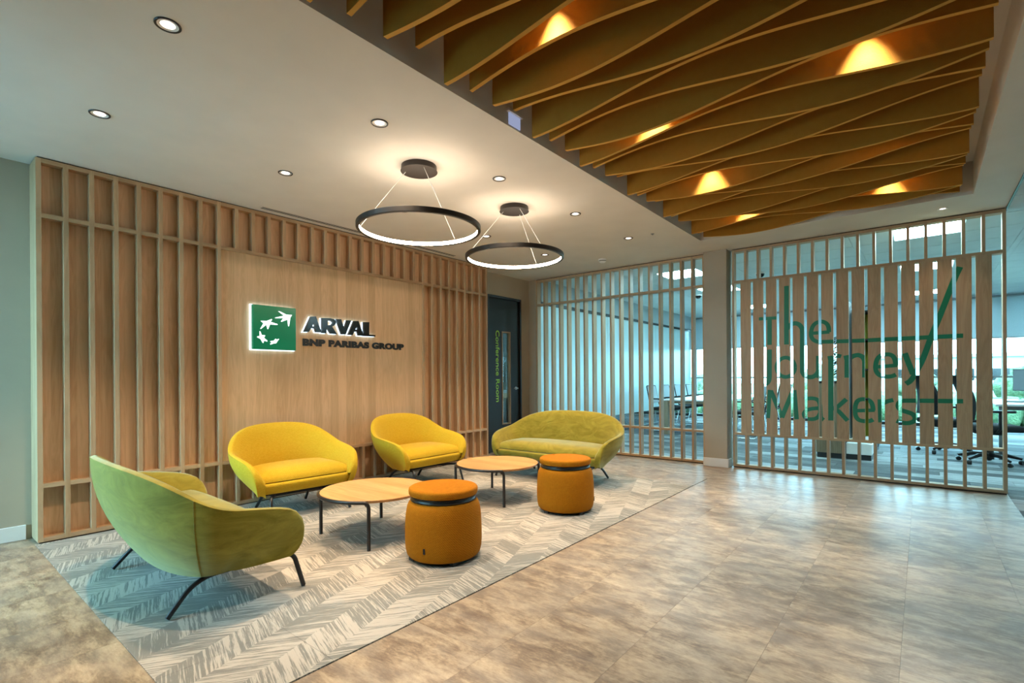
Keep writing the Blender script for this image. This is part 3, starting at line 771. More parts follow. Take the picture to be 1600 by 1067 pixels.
# ================================================================== CEILING: baffles, lamps, fittings
ORD = ['first', 'second', 'third', 'fourth', 'fifth', 'sixth', 'seventh', 'eighth', 'ninth', 'tenth', 'eleventh', 'twelfth', 'thirteenth', 'fourteenth', 'fifteenth', 'sixteenth', 'seventeenth', 'eighteenth', 'nineteenth', 'twentieth', 'twenty-first', 'twenty-second', 'twenty-third', 'twenty-fourth', 'twenty-fifth', 'twenty-sixth', 'twenty-seventh', 'twenty-eighth', 'twenty-ninth', 'thirtieth']
BX0, BX1, BT = 2.85, 5.025, 0.024
SEQ = 'ABCDABCABCDABCDABCDABC'          # from y = 0.767 towards the screens
PRE = 'ABCDABCDABCD'                    # nearer to (and over) the camera
def baffle_mesh(kind):
    ph = {'A': lambda a: -math.cos(a), 'B': lambda a: math.sin(a), 'C': lambda a: -math.sin(a), 'D': lambda a: math.cos(a)}[kind]
    bm = bmesh.new(); N = 40; cols = []
    for i in range(N + 1):
        u = i / N; x = (BX1 - BX0) * (u - 0.5); z = 2.711 + 0.048 * ph(2 * PI * u) - RZ
        cols.append([bm.verts.new((x, y, zz)) for y in (-BT / 2, BT / 2) for zz in (z, -0.004)])
    for a, b_ in zip(cols, cols[1:]):
        bm.faces.new((a[0], b_[0], b_[1], a[1])); bm.faces.new((a[2], a[3], b_[3], b_[2]))
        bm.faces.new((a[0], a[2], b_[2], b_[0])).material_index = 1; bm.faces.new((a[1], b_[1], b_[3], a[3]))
    bm.faces.new((cols[0][0], cols[0][1], cols[0][3], cols[0][2])); bm.faces.new((cols[-1][0], cols[-1][2], cols[-1][3], cols[-1][1]))
    bmesh.ops.recalc_face_normals(bm, faces=bm.faces)
    me = bpy.data.meshes.new('ceiling_baffle'); bm.to_mesh(me); bm.free(); me.materials.append(M['felt']); me.materials.append(M['felt_lit_edge']); return me
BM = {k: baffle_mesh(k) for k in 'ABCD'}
rows = [(4.763 - 0.19030 * (21 - i), SEQ[i]) for i in range(22)] + [(0.767 - 0.19030 * (i + 1), PRE[::-1][i]) for i in range(8)]
rows.sort(key=lambda q: -q[0])
for i, (y, k) in enumerate(rows):
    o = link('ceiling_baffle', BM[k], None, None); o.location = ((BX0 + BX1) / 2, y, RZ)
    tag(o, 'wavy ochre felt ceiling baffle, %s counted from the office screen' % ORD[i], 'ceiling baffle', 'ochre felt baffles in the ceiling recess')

def spot(name, loc, energy, size=62, blend=0.6, col=WARM, parent=None, radius=0.03):
    l = bpy.data.lights.new(name, 'SPOT'); l.energy = energy; l.color = col; l.spot_size = math.radians(size); l.spot_blend = blend; l.shadow_soft_size = radius
    o = bpy.data.objects.new(name, l); COL.objects.link(o); o.location = loc
    if parent is not None: o.parent = parent; o.location = Vector(loc) - origin(parent)
    return o
def downlight(x, y, label, z=H, r=0.052, trim='black', energy=DOWN_W, size=80, blend=0.7, col=WARM, group='recessed ceiling downlights'):
    t = thing('downlight', label, 'downlight', (x, y, z), 0, group)
    lathe('trim_ring', [(r * 0.80, z - 0.0005), (r, z - 0.0005), (r, z - 0.004), (r * 0.96, z - 0.006), (r * 0.80, z - 0.004)], M[trim], t, x, y, 32, close=True)
    lathe('reflector', [(r * 0.80, z - 0.0035), (r * 0.70, z - 0.0015), (r * 0.55, z - 0.0008)], M['plastic_white'], t, x, y, 32)
    lathe('lens', [(r * 0.55, z - 0.0012), (0, z - 0.0012)], M['lens'], t, x, y, 24)
    spot('lamp', (x, y, z - 0.02), energy, size, blend, col, t)
    return t
DL = [(2.20, -0.285, 'black rimmed downlight nearest the camera, top left of the ceiling'), (1.03, -0.28, 'black rimmed downlight over the left end of the slatted wall'),
      (2.197, 0.833, 'black rimmed downlight left of the larger ring pendant, beside the baffle recess'), (1.023, 0.837, 'black rimmed downlight above the near yellow loveseat, near the air slot'),
      (2.192, 1.965, 'black rimmed downlight between the two round pendant canopies, beside the baffles'), (2.19, 3.092, 'black rimmed downlight right of the farther ring pendant'),
      (1.022, 3.115, 'black rimmed downlight between the two pendant rings near the slatted wall'), (2.192, 4.216, 'black rimmed downlight near the small sprinkler, farthest along the recess'),
      (1.018, 4.238, 'black rimmed downlight seen through the farther pendant ring'), (1.02, 1.965, 'black rimmed downlight behind the near rim of the nearer pendant ring')]
for x, y, lb in DL: downlight(x, y, lb)
downlight(4.924, 5.21, 'small white rimmed downlight above the lettered screen', trim='plastic_white', r=0.04, energy=3.0)
n = 0
for y in (-0.26, 0.865, 2.0, 3.14, 4.27):
    for x in (3.42, 4.55):
        n += 1
        downlight(x, y, 'downlight above the felt baffles, %s in the recess' % ORD[n - 1], z=RZ, trim='plastic_white', energy=RECESS_W, size=60, blend=0.35, col=(1.0, 0.94, 0.82), group='downlights above the baffles')

# pendant ring lights
def pendant(cx, cy, z, R, label):
    t = thing('ring_pendant', label, 'pendant light', (cx, cy, H), 0, 'ring pendants')
    lathe('canopy', [(0, H - 0.0005), (0.128, H - 0.0005), (0.130, H - 0.034), (0.135, H - 0.042), (0, H - 0.042)], M['bronze'], t, cx, cy, 48, angle=30)
    fr = lathe('ring_frame', [(R - 0.022, z + 0.019), (R - 0.004, z + 0.020), (R, z + 0.016), (R, z - 0.015), (R - 0.004, z - 0.019), (R - 0.024, z - 0.018), (R - 0.024, z - 0.0145), (R - 0.018, z - 0.014), (R - 0.018, z + 0.014), (R - 0.022, z + 0.0145)], M['black'], t, cx, cy, 96, close=True, angle=35)
    lathe('led_strip', [(R - 0.019, z + 0.0142), (R - 0.023, z + 0.011), (R - 0.0245, z), (R - 0.023, z - 0.011), (R - 0.019, z - 0.0142)], M['led'], t, cx, cy, 96)
    for a in (219, 99, 339):
        a = math.radians(a)
        tube('cable', [(cx + 0.10 * math.cos(a), cy + 0.10 * math.sin(a), H - 0.042), (cx + (R - 0.012) * math.cos(a), cy + (R - 0.012) * math.sin(a), z + 0.018)], 0.0022, M['plastic_white'], t, seg=6)
    return t
pendant(1.890, 1.408, 2.240, 0.452, 'larger looking black ring pendant light, nearer to the camera')
pendant(1.860, 2.565, 2.240, 0.452, 'smaller looking black ring pendant light, nearer to the pier')

# slot air diffuser, smoke detector, sprinkler, exit sign
sd = thing('air_diffuser', 'long narrow double slot air diffuser in ceiling above slatted wall', 'air vent', (0.10, 2.3, H))
box('slot_frame', 0.060, 0.140, 1.06, 3.55, H - 0.002, H - 0.0003, M['ceiling'], sd)
box('slot', 0.076, 0.092, 1.08, 3.53, H - 0.0030, H - 0.0019, M['dark'], sd)
box('slot', 0.106, 0.122, 1.08, 3.53, H - 0.0030, H - 0.0019, M['dark'], sd)
sm = thing('smoke_detector', 'white smoke detector on ceiling in front of the left screen', 'smoke detector', (1.455, 4.95, H))
lathe('base_plate', [(0, H - 0.0003), (0.055, H - 0.0003), (0.055, H - 0.012), (0, H - 0.012)], M['plastic_white'], sm, 1.455, 4.95, 28)
lathe('sensor_head', [(0.045, H - 0.012), (0.047, H - 0.03), (0.03, H - 0.046), (0, H - 0.048)], M['plastic_white'], sm, 1.455, 4.95, 28)
lathe('sensor_slot', [(0.0455, H - 0.018), (0.0478, H - 0.026)], M['dark'], sm, 1.455, 4.95, 28)
sk = thing('sprinkler_head', 'tiny round sprinkler head in ceiling beside the baffle recess', 'sprinkler', (2.473, 4.228, H))
lathe('cover_plate', [(0, H - 0.0003), (0.020, H - 0.0003), (0.018, H - 0.004), (0, H - 0.005)], M['grey_metal'], sk, 2.473, 4.228, 20)
lathe('nozzle', [(0.006, H - 0.004), (0.006, H - 0.014), (0, H - 0.016)], M['grey_metal'], sk, 2.473, 4.228, 12)
es = thing('wall_sign', 'small white edge-lit sign on the side of the baffle recess', 'sign', (2.785, 1.42, 2.72))
box('housing', 2.7805, 2.80, 1.345, 1.49, 2.785, 2.80, M['plastic_white'], es)
box('blade', 2.7805, 2.786, 1.365, 1.478, 2.712, 2.785, m_emit('edge_lit_acrylic', (0.60, 0.68, 1.0), 0.15), es)

# ================================================================== RUG
rug = thing('area_carpet', 'grey and cream chevron carpet of square tiles under the seating group', 'carpet', (1.45, 1.9, 0))
y = RUG[2]
while y < RUG[3] - 0.01:
    x = RUG[0]
    while x < RUG[1] - 0.01:
        box('carpet_tile', x + 0.0006, min(x + 0.5, RUG[1]) - 0.0006, y + 0.0006, min(y + 0.5, RUG[3]) - 0.0006, -0.0098, 0.0015, M['rug'], rug)
        x += 0.5
    y += 0.5

# ================================================================== SEATING
def interp(x, xs, ys):
    if x <= xs[0]: return ys[0]
    for i in range(len(xs) - 1):
        if x <= xs[i + 1]:
            t = (x - xs[i]) / (xs[i + 1] - xs[i]); return ys[i] + (ys[i + 1] - ys[i]) * t
    return ys[-1]
RIM_R = [0, .3, .55, .7, .8, .9, .96, 1.0]; RIM_Z = [.724, .721, .703, .676, .647, .596, .553, .520]
ARM = [(.05, 0, .510), (.11, -.004, .500), (.17, -.013, .490), (.225, -.026, .476), (.270, -.040, .452), (.300, -.052, .415), (.316, -.062, .365), (.320, -.071, .318), (.314, -.080, .275), (.300, -.088, .242), (.282, -.096, .218), (.262, -.104, .205)]
def make_seat(W, fabric, name, label, loc, rot, group):
    t = thing(name, label, 'sofa', loc, rot, group)
    B, NE, ZB = 0.41, 2.3, 0.175
    half = []
    for i in range(25):
        th = (PI / 2) * i / 24
        r = math.sin(th) ** (2 / NE) if i else 0.0
        x = W * r; y = -B * (math.cos(th) ** (2 / NE) if i < 24 else 0.0)
        z = interp(r, RIM_R, RIM_Z)
        g = Vector((x / W ** 2 if x else 0, y / B ** 2)); 
        gx = (abs(x) / W) ** (NE - 1) / W; gy = -((abs(y) / B) ** (NE - 1)) / B
        nrm = Vector((gx, gy)).normalized()
        xb = (W - 0.22) * r; yb = -0.215 * (math.cos(th) ** (2 / NE) if i < 24 else 0.0)
        half.append((Vector((x, y)), z, nrm, Vector((xb, yb))))
    na = len(ARM)
    for i, (y, dx, z) in enumerate(ARM):
        q = (i + 1) / na
        half.append((Vector((W + dx, y)), z, Vector((1, 0)), Vector((W - 0.22 + 0.116 * q ** 0.6, 0.262 * q))))
    # smooth the rim height along the back
    zs = [h[1] for h in half]
    for _ in range(3): zs = [zs[0]] + [(zs[i - 1] + 2 * zs[i] + zs[i + 1]) / 4 for i in range(1, len(zs) - 1)] + [zs[-1]]
    half = [(h[0], z, h[2], h[3]) for h, z in zip(half, zs)]
    full = [(Vector((-p.x, p.y)), z, Vector((-n_.x, n_.y)), Vector((-b_.x, b_.y))) for p, z, n_, b_ in half[:0:-1]] + half
    bm = bmesh.new(); cols = []
    zbf = lambda y: 0.166 + 0.039 * min(1.0, max(0.0, (y + 0.10) / 0.36))
    for p, z, n_, pb in full:
        c = []; ZB = zbf(pb.y)
        for k in range(11):
            u = k / 10; e = 1 - (1 - u) ** 2.1
            q = pb + (p - pb) * e; c.append((q.x, q.y, ZB + (z - ZB) * u))
        th = 0.040
        q = p - n_ * (th * 0.45); c.append((q.x, q.y, z + 0.007))
        q = p - n_ * th; c.append((q.x, q.y, z - 0.001))
        zi = min(0.30, z - 0.02)
        for k in range(1, 8):
            w = k / 7; o_ = th + 0.105 * min(1.0, (z - zi) / 0.25 + 0.12) * (1 - (1 - w) ** 1.5)
            q = p - n_ * o_; c.append((q.x, q.y, z - 0.001 - (z - zi) * w))
        cols.append([bm.verts.new(v) for v in c])
    for a, b_ in zip(cols, cols[1:]):
        for k in range(len(a) - 1): bm.faces.new((a[k], b_[k], b_[k + 1], a[k + 1]))
    sh = from_bm('shell', bm, fabric, t, smooth=True, local=True, angle=65)
    for idx in (half_i for half_i in (len(half) - 1 - 17, len(half) - 1 + 17)):
        p, z, n_, pb = full[idx]; zb0 = zbf(pb.y); pts = []
        for k in range(12):
            u = k / 11; q = pb + (p - pb) * (1 - (1 - u) ** 2.1); pts.append((q.x + n_.x * 0.0005, q.y + n_.y * 0.0005, zb0 + (z - zb0) * u))
        tube('seam', pts, 0.0022, fabric, sh, seg=5, local=True)
    # underside
    bm = bmesh.new(); bm.faces.new([bm.verts.new((b_.x * 0.995, b_.y * 0.995, zbf(b_.y) + 0.001)) for p, z, n_, b_ in full]); 
    r = bmesh.ops.extrude_face_region(bm, geom=bm.faces[:]); bmesh.ops.translate(bm, verts=[g for g in r['geom'] if isinstance(g, bmesh.types.BMVert)], vec=(0, 0, 0.02))
    from_bm('underside', bm, M['black_fabric'], t, local=True)
    # front panel
    bm = bmesh.new(); N = 20; rowsv = []
    for i in range(N + 1):
        f = -1 + 2 * i / N; row = []
        for yv, zv, av in ((0.20, 0.207, 0.120), (0.248, 0.207, 0.120), (0.274, 0.222, 0.108), (0.292, 0.255, 0.098), (0.302, 0.280, 0.092), (0.299, 0.295, 0.090), (0.286, 0.303, 0.090), (0.20, 0.305, 0.090)):
            row.append(bm.verts.new((f * (W - av), yv + 0.004 * (1 - f * f) - 0.010 * abs(f) ** 10, zv)))
        rowsv.append(row)
    for p, q in zip(rowsv, rowsv[1:]):
        for k in range(8): bm.faces.new((p[k], q[k], q[(k + 1) % 8], p[(k + 1) % 8]))
    bm.faces.new(rowsv[0]); bm.faces.new(rowsv[-1][::-1])
    from_bm('front_panel', bm, fabric, t, smooth=True, local=True, angle=60)
    # cushion
    bm = bmesh.new(); a = W - 0.105; NX, NY = 36, 20; grid = []
    for i in range(NX + 1):
        x = a * math.sin((i / NX - 0.5) * PI); s_ = abs(x) / a
        yb = -0.262 * max(0.0, 1 - s_ ** 2.3) ** (1 / 2.3); yf = 0.286 - 0.020 * s_ ** 8
        c = []
        for j in range(NY + 1):
            v = 0.5 - 0.5 * math.cos(PI * j / NY); y = yb + (yf - yb) * v
            d = min((a - abs(x)) * 1.0, (yf - y), (y - yb) * 1.2)
            e = min(1.0, max(0.0, d / 0.14)); h = 0.086 * math.sqrt(max(0.0, 1 - (1 - e) ** 2))
            c.append(bm.verts.new((x, y, 0.311 + h + 0.012 * (1 - s_ * s_) * math.sin(PI * v))))
        grid.append(c)
    for p, q in zip(grid, grid[1:]):
        for k in range(NY): bm.faces.new((p[k], q[k], q[k + 1], p[k + 1]))
    from_bm('seat_cushion', bm, fabric, t, smooth=True, local=True)
    # tubular legs
    for s_ in (-1, 1):
        tube('leg', fillet([(s_ * (W - 0.30), 0.08, 0.158), (s_ * (W - 0.30), -0.12, 0.155), (s_ * (W - 0.278), -0.25, 0.010)], 0.10, 7), 0.0125, M['black'], t, local=True)
        tube('leg', fillet([(s_ * (W - 0.30), 0.08, 0.165), (s_ * (W - 0.185), 0.315, 0.192), (s_ * (W - 0.165), 0.362, 0.006)], 0.045, 6), 0.0125, M['black'], t, local=True)
    tube('crossbar', [(-(W - 0.30), 0.08, 0.16), (W - 0.30, 0.08, 0.16)], 0.0125, M['black'], t, local=True)
    return t
make_seat(0.775, M['velvet'], 'sofa', 'olive green velvet sofa seen from behind at the left edge of the carpet', (1.505, 0.015, 0.0015), math.radians(-1.0), 'green velvet sofas')
make_seat(0.775, M['velvet'], 'sofa', 'olive green velvet sofa facing the camera in front of the slatted screen', (1.56, 3.70, 0.0015), math.radians(181.5), 'green velvet sofas')
make_seat(0.50, M['yellow'], 'loveseat', 'yellow loveseat nearer to the camera, under the lit logo', (0.485, 1.165, 0.0015), math.radians(-94), 'yellow loveseats')
make_seat(0.50, M['yellow'], 'loveseat', 'yellow loveseat nearer to the door, before the right slats', (0.485, 2.565, 0.0015), math.radians(-90), 'yellow loveseats')

def coffee_table(cx, cy, label, rot):
    t = thing('coffee_table', label, 'coffee table', (cx, cy, 0.0015), rot, 'round coffee tables')
    zt = 0.328; R = 0.385
    lathe('tabletop', [(0, zt - 0.024), (R - 0.022, zt - 0.024), (R - 0.003, zt - 0.008), (R, zt - 0.003), (R - 0.003, zt), (0, zt)], M['tabletop'], t, 0, 0, 72, local=True, angle=25)
    for s_ in (-1, 1):
        rr = R + 0.008; zz = zt - 0.013
        pts = []
        for a in range(-45, 46, 9):
            an = math.radians(a + (90 if s_ > 0 else -90)); pts.append((rr * math.cos(an), rr * math.sin(an), zz))
        p0, p1 = Vector(pts[0]), Vector(pts[-1])
        d0 = (Vector(pts[0]) - Vector(pts[1])).normalized(); d1 = (Vector(pts[-1]) - Vector(pts[-2])).normalized()
        arch = fillet([Vector(pts[1]), p0 + d0 * 0.02, Vector((p0.x + d0.x * 0.02, p0.y + d0.y * 0.02, 0.0))], 0.045, 6)
        arch2 = fillet([Vector(pts[-2]), p1 + d1 * 0.02, Vector((p1.x + d1.x * 0.02, p1.y + d1.y * 0.02, 0.0))], 0.045, 6)
        path = arch[::-1] + [Vector(p) for p in pts[2:-2]] + arch2
        tube('leg_frame', path, 0.0125, M['black'], t, seg=10, local=True)
    tube('under_brace', [(-0.27, -0.27, zt - 0.034), (0.27, 0.27, zt - 0.034)], 0.008, M['black'], t, local=True)
    tube('under_brace', [(-0.27, 0.27, zt - 0.034), (0.27, -0.27, zt - 0.034)], 0.008, M['black'], t, local=True)
coffee_table(1.637, 1.188, 'round wooden coffee table nearer to the camera, before the first yellow loveseat', math.radians(0))
coffee_table(1.627, 2.575, 'round wooden coffee table between second yellow loveseat and farther pouf', math.radians(1))

def pouf(cx, cy, label, tag_ang):
    t = thing('pouf', label, 'pouf', (cx, cy, 0.0015), 0, 'mustard poufs')
    t0 = 0.0015
    lathe('base', [(0, t0), (0.196, t0), (0.200, t0 + 0.008), (0.192, t0 + 0.018), (0, t0 + 0.018)], M['black'], t, cx, cy, 40)
    for k in range(4):
        a = math.radians(45 + 90 * k + math.degrees(tag_ang)); x, y = cx + 0.197 * math.cos(a), cy + 0.197 * math.sin(a)
        box('foot', x - 0.02, x + 0.02, y - 0.02, y + 0.02, t0, t0 + 0.022, M['black'], t)
    body = lathe('body', [(0.0, 0.020), (0.205, 0.020), (0.221, 0.024), (0.2325, 0.038), (0.2405, 0.070), (0.2435, 0.115), (0.2435, 0.16), (0.2425, 0.21), (0.240, 0.26), (0.2355, 0.30), (0.229, 0.333), (0.220, 0.354), (0.206, 0.366), (0.190, 0.370), (0.0, 0.372)], M['mustard'], t, cx, cy, 64)
    lathe('neck_ring', [(0.170, 0.368), (0.204, 0.366), (0.2105, 0.372), (0.2105, 0.378), (0.204, 0.384), (0.204, 0.386), (0.2090, 0.390), (0.2085, 0.396), (0.200, 0.400), (0.170, 0.400)], M['black'], t, cx, cy, 48, close=True)
    lathe('lid', [(0, 0.399), (0.205, 0.399), (0.2150, 0.402), (0.2190, 0.409), (0.2200, 0.430), (0.2175, 0.441), (0.2095, 0.4465), (0.19, 0.449), (0.0, 0.4525)], M['mustard'], t, cx, cy, 64)
    a = tag_ang; c, s_ = math.cos(a), math.sin(a); r = 0.2435
    bm = bmesh.new(); bm_box(bm, r - 0.004, r + 0.003, -0.006, 0.006, 0.085, 0.118)
    bmesh.ops.rotate(bm, verts=bm.verts, cent=(0, 0, 0), matrix=Matrix.Rotation(a, 3, 'Z')); bmesh.ops.translate(bm, verts=bm.verts, vec=(cx, cy, 0))
    from_bm('fabric_tag', bm, M['black_fabric'], body)
pouf(2.377, 1.175, 'mustard barrel pouf nearer to the camera, beside the first coffee table', math.radians(-72))
pouf(2.382, 2.590, 'mustard barrel pouf farther from the camera, before the facing green sofa', math.radians(28))

# ================================================================== OFFICE BEYOND THE SCREENS
def light_panel(x, y, label):
    t = thing('ceiling_light_panel', label, 'ceiling light', (x + 0.3, y, H), 0, 'square office light panels')
    box('panel_frame', x + 0.002, x + 0.598, y - 0.298, y + 0.298, H + 0.004, H + 0.030, M['plastic_white'], t)
    box('diffuser', x + 0.012, x + 0.588, y - 0.288, y + 0.288, H + 0.001, H + 0.004, M['panel'], t)
PL = ['square light panel above the right end of the lettered screen', 'square light panel above the right end of the left screen', 'square light panel in the second row behind the pier',
      'square light panel in the second row behind the lettered screen', 'far square light panel behind the pier near the windows', 'far square light panel behind the lettered screen near the windows',
      'square light panel over the aisle, first row', 'square light panel over the aisle, second row', 'square light panel over the aisle, near the windows']
for (x, y), lb in zip(PANELS, PL): light_panel(x, y, lb)
def dome(x, y, label):
    t = thing('dome_camera', label, 'camera', (x, y, H), 0, 'dome cameras')
    lathe('mount', [(0, H), (0.07, H), (0.07, H - 0.025), (0, H - 0.025)], M['plastic_white'], t, x, y, 24)
    lathe('dome', [(0.06, H - 0.025), (0.055, H - 0.05), (0.035, H - 0.072), (0, H - 0.08)], M['black_gloss'], t, x, y, 24)
dome(1.41, 8.80, 'dark dome camera on office ceiling seen through the left screen')
dome(2.86, 7.30, 'dark dome camera on office ceiling seen through the lettered screen')

# roller blinds on the far facade
xm = -4.48; k = 0; BL = []
while xm < 10.6:
    BL.append(xm); xm += 1.5
for k, xm in enumerate(BL):
    t = thing('roller_blind', 'grey roller blind on the far office windows, %s from the left' % ORD[k], 'blind', (xm + 0.74, YW, 1.83), 0, 'roller blinds on the far windows')
    x1 = min(xm + 1.46, 10.7)
    box('fabric', xm + 0.01, x1, YW + 0.02, YW + 0.024, 1.845, 2.63, M['blind'], t)
    box('bottom_bar', xm + 0.01, x1, YW + 0.012, YW + 0.032, 1.825, 1.847, M['grey_metal'], t)
    tube('roller', [(xm + 0.01, YW + 0.03, 2.65), (x1, YW + 0.03, 2.65)], 0.025, M['grey_metal'], t)
for k in range(7):
    ym = 4.30 + k * 1.2
    t = thing('roller_blind', 'pale roller blind in the conference room, %s from the door side' % ORD[k], 'blind', (-4.52, ym + 0.57, 1.70), 0, 'conference room blinds')
    box('fabric', -4.536, -4.532, ym, ym + 1.14, 1.72, 2.66, M['blind'], t)
    box('bottom_bar', -4.542, -4.526, ym, ym + 1.14, 1.70, 1.72, M['grey_metal'], t)

def slab_table(name, label, x0, x1, y0, y1, z, top, leg, th=0.028, group=None, panel_leg=False):
    t = thing(name, label, 'table', ((x0 + x1) / 2, (y0 + y1) / 2, 0), 0, group)
    box('tabletop', x0, x1, y0, y1, z - th, z, top, t, bevel=0.003)
    for xx in (x0 + 0.06, x1 - 0.06):
        for yy in (y0 + 0.06, y1 - 0.06):
            w = 0.045 if panel_leg else 0.03
            box('leg', xx - w, xx + w, yy - w, yy + w, 0.0, z - th, leg, t)
    boxes('frame_rail', [(x0 + 0.08, x1 - 0.08, y0 + 0.05, y0 + 0.08, z - th - 0.05, z - th), (x0 + 0.08, x1 - 0.08, y1 - 0.08, y1 - 0.05, z - th - 0.05, z - th)], leg, t)
    return t
mesh_back = m_flat('pale_mesh_back', (0.30, 0.36, 0.38), 0.8, nscale=200)
def meeting_chair(x, y, rot, label, group):
    t = thing('meeting_chair', label, 'chair', (x, y, 0), rot, group)
    box('seat', -0.23, 0.23, -0.22, 0.24, 0.42, 0.48, M['black_fabric'], t, bevel=0.02, seg=2, local=True)
    bm = bmesh.new(); bm_box(bm, -0.21, 0.21, -0.008, 0.008, 0, 0.36, 0.006)
    bmesh.ops.rotate(bm, verts=bm.verts, cent=(0, 0, 0), matrix=Matrix.Rotation(math.radians(12), 3, 'X')); bmesh.ops.translate(bm, verts=bm.verts, vec=(0, -0.24, 0.56))
    bk = from_bm('backrest', bm, mesh_back, t, local=True)
    tube('back_frame', fillet([(-0.21, -0.20, 0.46), (-0.22, -0.25, 0.58), (-0.22, -0.318, 0.925), (0.22, -0.318, 0.925), (0.22, -0.25, 0.58), (0.21, -0.20, 0.46)], 0.04, 4), 0.012, M['black'], t, local=True)
    for s_ in (-1, 1):
        tube('leg', fillet([(s_ * 0.2, 0.18, 0.43), (s_ * 0.25, 0.22, 0.006), (s_ * 0.25, -0.26, 0.006), (s_ * 0.2, -0.18, 0.43)], 0.05, 4), 0.010, M['chrome'], t, local=True)
        tube('armrest', fillet([(s_ * 0.22, -0.24, 0.62), (s_ * 0.27, -0.2, 0.66), (s_ * 0.27, 0.12, 0.66)], 0.03, 4), 0.014, M['black'], t, local=True)
    return t
slab_table('meeting_table', 'long white meeting table with wooden legs seen through the left screen', 0.84, 2.00, 8.40, 11.60, 0.68, M['desk_white'], M['veneer'], group='office tables', panel_leg=True)
for k, y in enumerate((9.15, 9.90, 10.65, 11.40)):
    meeting_chair(0.60, y, -PI / 2, 'mesh backed meeting chair between glass wall and meeting table, %s from the screen' % ORD[k], 'meeting chairs')
for k, y in enumerate((8.85, 9.60, 10.35, 11.10)):
    meeting_chair(2.24, y, PI / 2, 'mesh backed meeting chair on the pier side of the meeting table, %s from the screen' % ORD[k], 'meeting chairs')
# conference room table and chairs, seen through the door slit
slab_table('conference_table', 'pale conference table seen through the narrow door window', -3.2, -1.6, 6.6, 9.4, 0.73, m_wood('pale_table_wood', (0.55, 0.38, 0.24), (0.4, 0.26, 0.15), axis='y'), M['grey_metal'], group='office tables')
meeting_chair(-1.35, 7.0, math.radians(85), 'dark conference chair nearest the door, seen through its narrow window', 'conference chairs')
meeting_chair(-1.35, 8.2, math.radians(90), 'dark conference chair behind the frosted glass, second from door', 'conference chairs')

def office_chair(x, y, rot, label):
    t = thing('office_chair', label, 'office chair', (x, y, 0), rot, 'black office chairs')
    for k in range(5):
        a = 2 * PI * k / 5 + 0.3; c, s_ = math.cos(a), math.sin(a)
        tube('base_arm', [(0.03 * c, 0.03 * s_, 0.12), (0.16 * c, 0.16 * s_, 0.115), (0.31 * c, 0.31 * s_, 0.075)], [0.028, 0.024, 0.016], M['black'], t, local=True)
        bm = bmesh.new(); bm_lathe(bm, [(0, -0.022), (0.024, -0.022), (0.029, -0.012), (0.029, 0.012), (0.024, 0.022), (0, 0.022)], seg=16)
        bmesh.ops.rotate(bm, verts=bm.verts, cent=(0, 0, 0), matrix=Matrix.Rotation(PI / 2, 3, 'X') @ Matrix.Rotation(0.0, 3, 'Z')); bmesh.ops.rotate(bm, verts=bm.verts, cent=(0, 0, 0), matrix=Matrix.Rotation(a + 0.5, 3, 'Z'))
        bmesh.ops.translate(bm, verts=bm.verts, vec=(0.31 * c, 0.31 * s_, 0.030)); from_bm('caster', bm, M['black'], t, smooth=True, local=True, angle=40)
    lathe('hub', [(0, 0.06), (0.045, 0.06), (0.045, 0.16), (0.028, 0.18), (0.028, 0.38), (0, 0.38)], M['black'], t, 0, 0, 20, local=True)
    box('mechanism', -0.10, 0.10, -0.13, 0.13, 0.37, 0.42, M['black'], t, bevel=0.012, local=True)
    box('seat', -0.25, 0.25, -0.24, 0.26, 0.42, 0.50, M['black_fabric'], t, bevel=0.03, seg=3, local=True, smooth=True)
    bm = bmesh.new(); g = []
    for i in range(9):
        u = i / 8; z = 0.56 + 0.56 * u; w = 0.22 * (1 - 0.35 * u ** 3) ; yb = -0.25 - 0.10 * u + 0.06 * math.sin(PI * u)
        g.append([bm.verts.new((w * s_, yb - 0.05 * (1 - s_ * s_) + d, z)) for d in (0.0, 0.035) for s_ in (-1, -0.5, 0, 0.5, 1)])
    for p, q in zip(g, g[1:]):
        for k in range(4): bm.faces.new((p[k], p[k + 1], q[k + 1], q[k])); bm.faces.new((p[k + 5], q[k + 5], q[k + 6], p[k + 6]))
        bm.faces.new((p[0], q[0], q[5], p[5])); bm.faces.new((p[4], p[9], q[9], q[4]))
    for p in (g[0], g[-1]):
        for k in range(4): bm.faces.new((p[k], p[k + 5], p[k + 6], p[k + 1]))
    from_bm('backrest', bm, M['black_fabric'], t, smooth=True, local=True, angle=50)
    tube('back_spine', [(0, -0.10, 0.40), (0, -0.30, 0.44), (0, -0.31, 0.75)], 0.025, M['black'], t, local=True)
    for s_ in (-1, 1):
        tube('arm_post', [(s_ * 0.22, 0.0, 0.42), (s_ * 0.30, 0.0, 0.46), (s_ * 0.30, 0.0, 0.66)], 0.016, M['black'], t, local=True)
        box('armrest', s_ * 0.30 - 0.04, s_ * 0.30 + 0.04, -0.12, 0.14, 0.66, 0.69, M['black'], t, bevel=0.01, local=True)
    return t
office_chair(5.42, 7.70, math.radians(-75), 'black swivel office chair at desk, beside the right end of the lettered screen')
office_chair(5.02, 8.55, math.radians(-60), 'black swivel office chair behind the wide boards, farther from the screen')
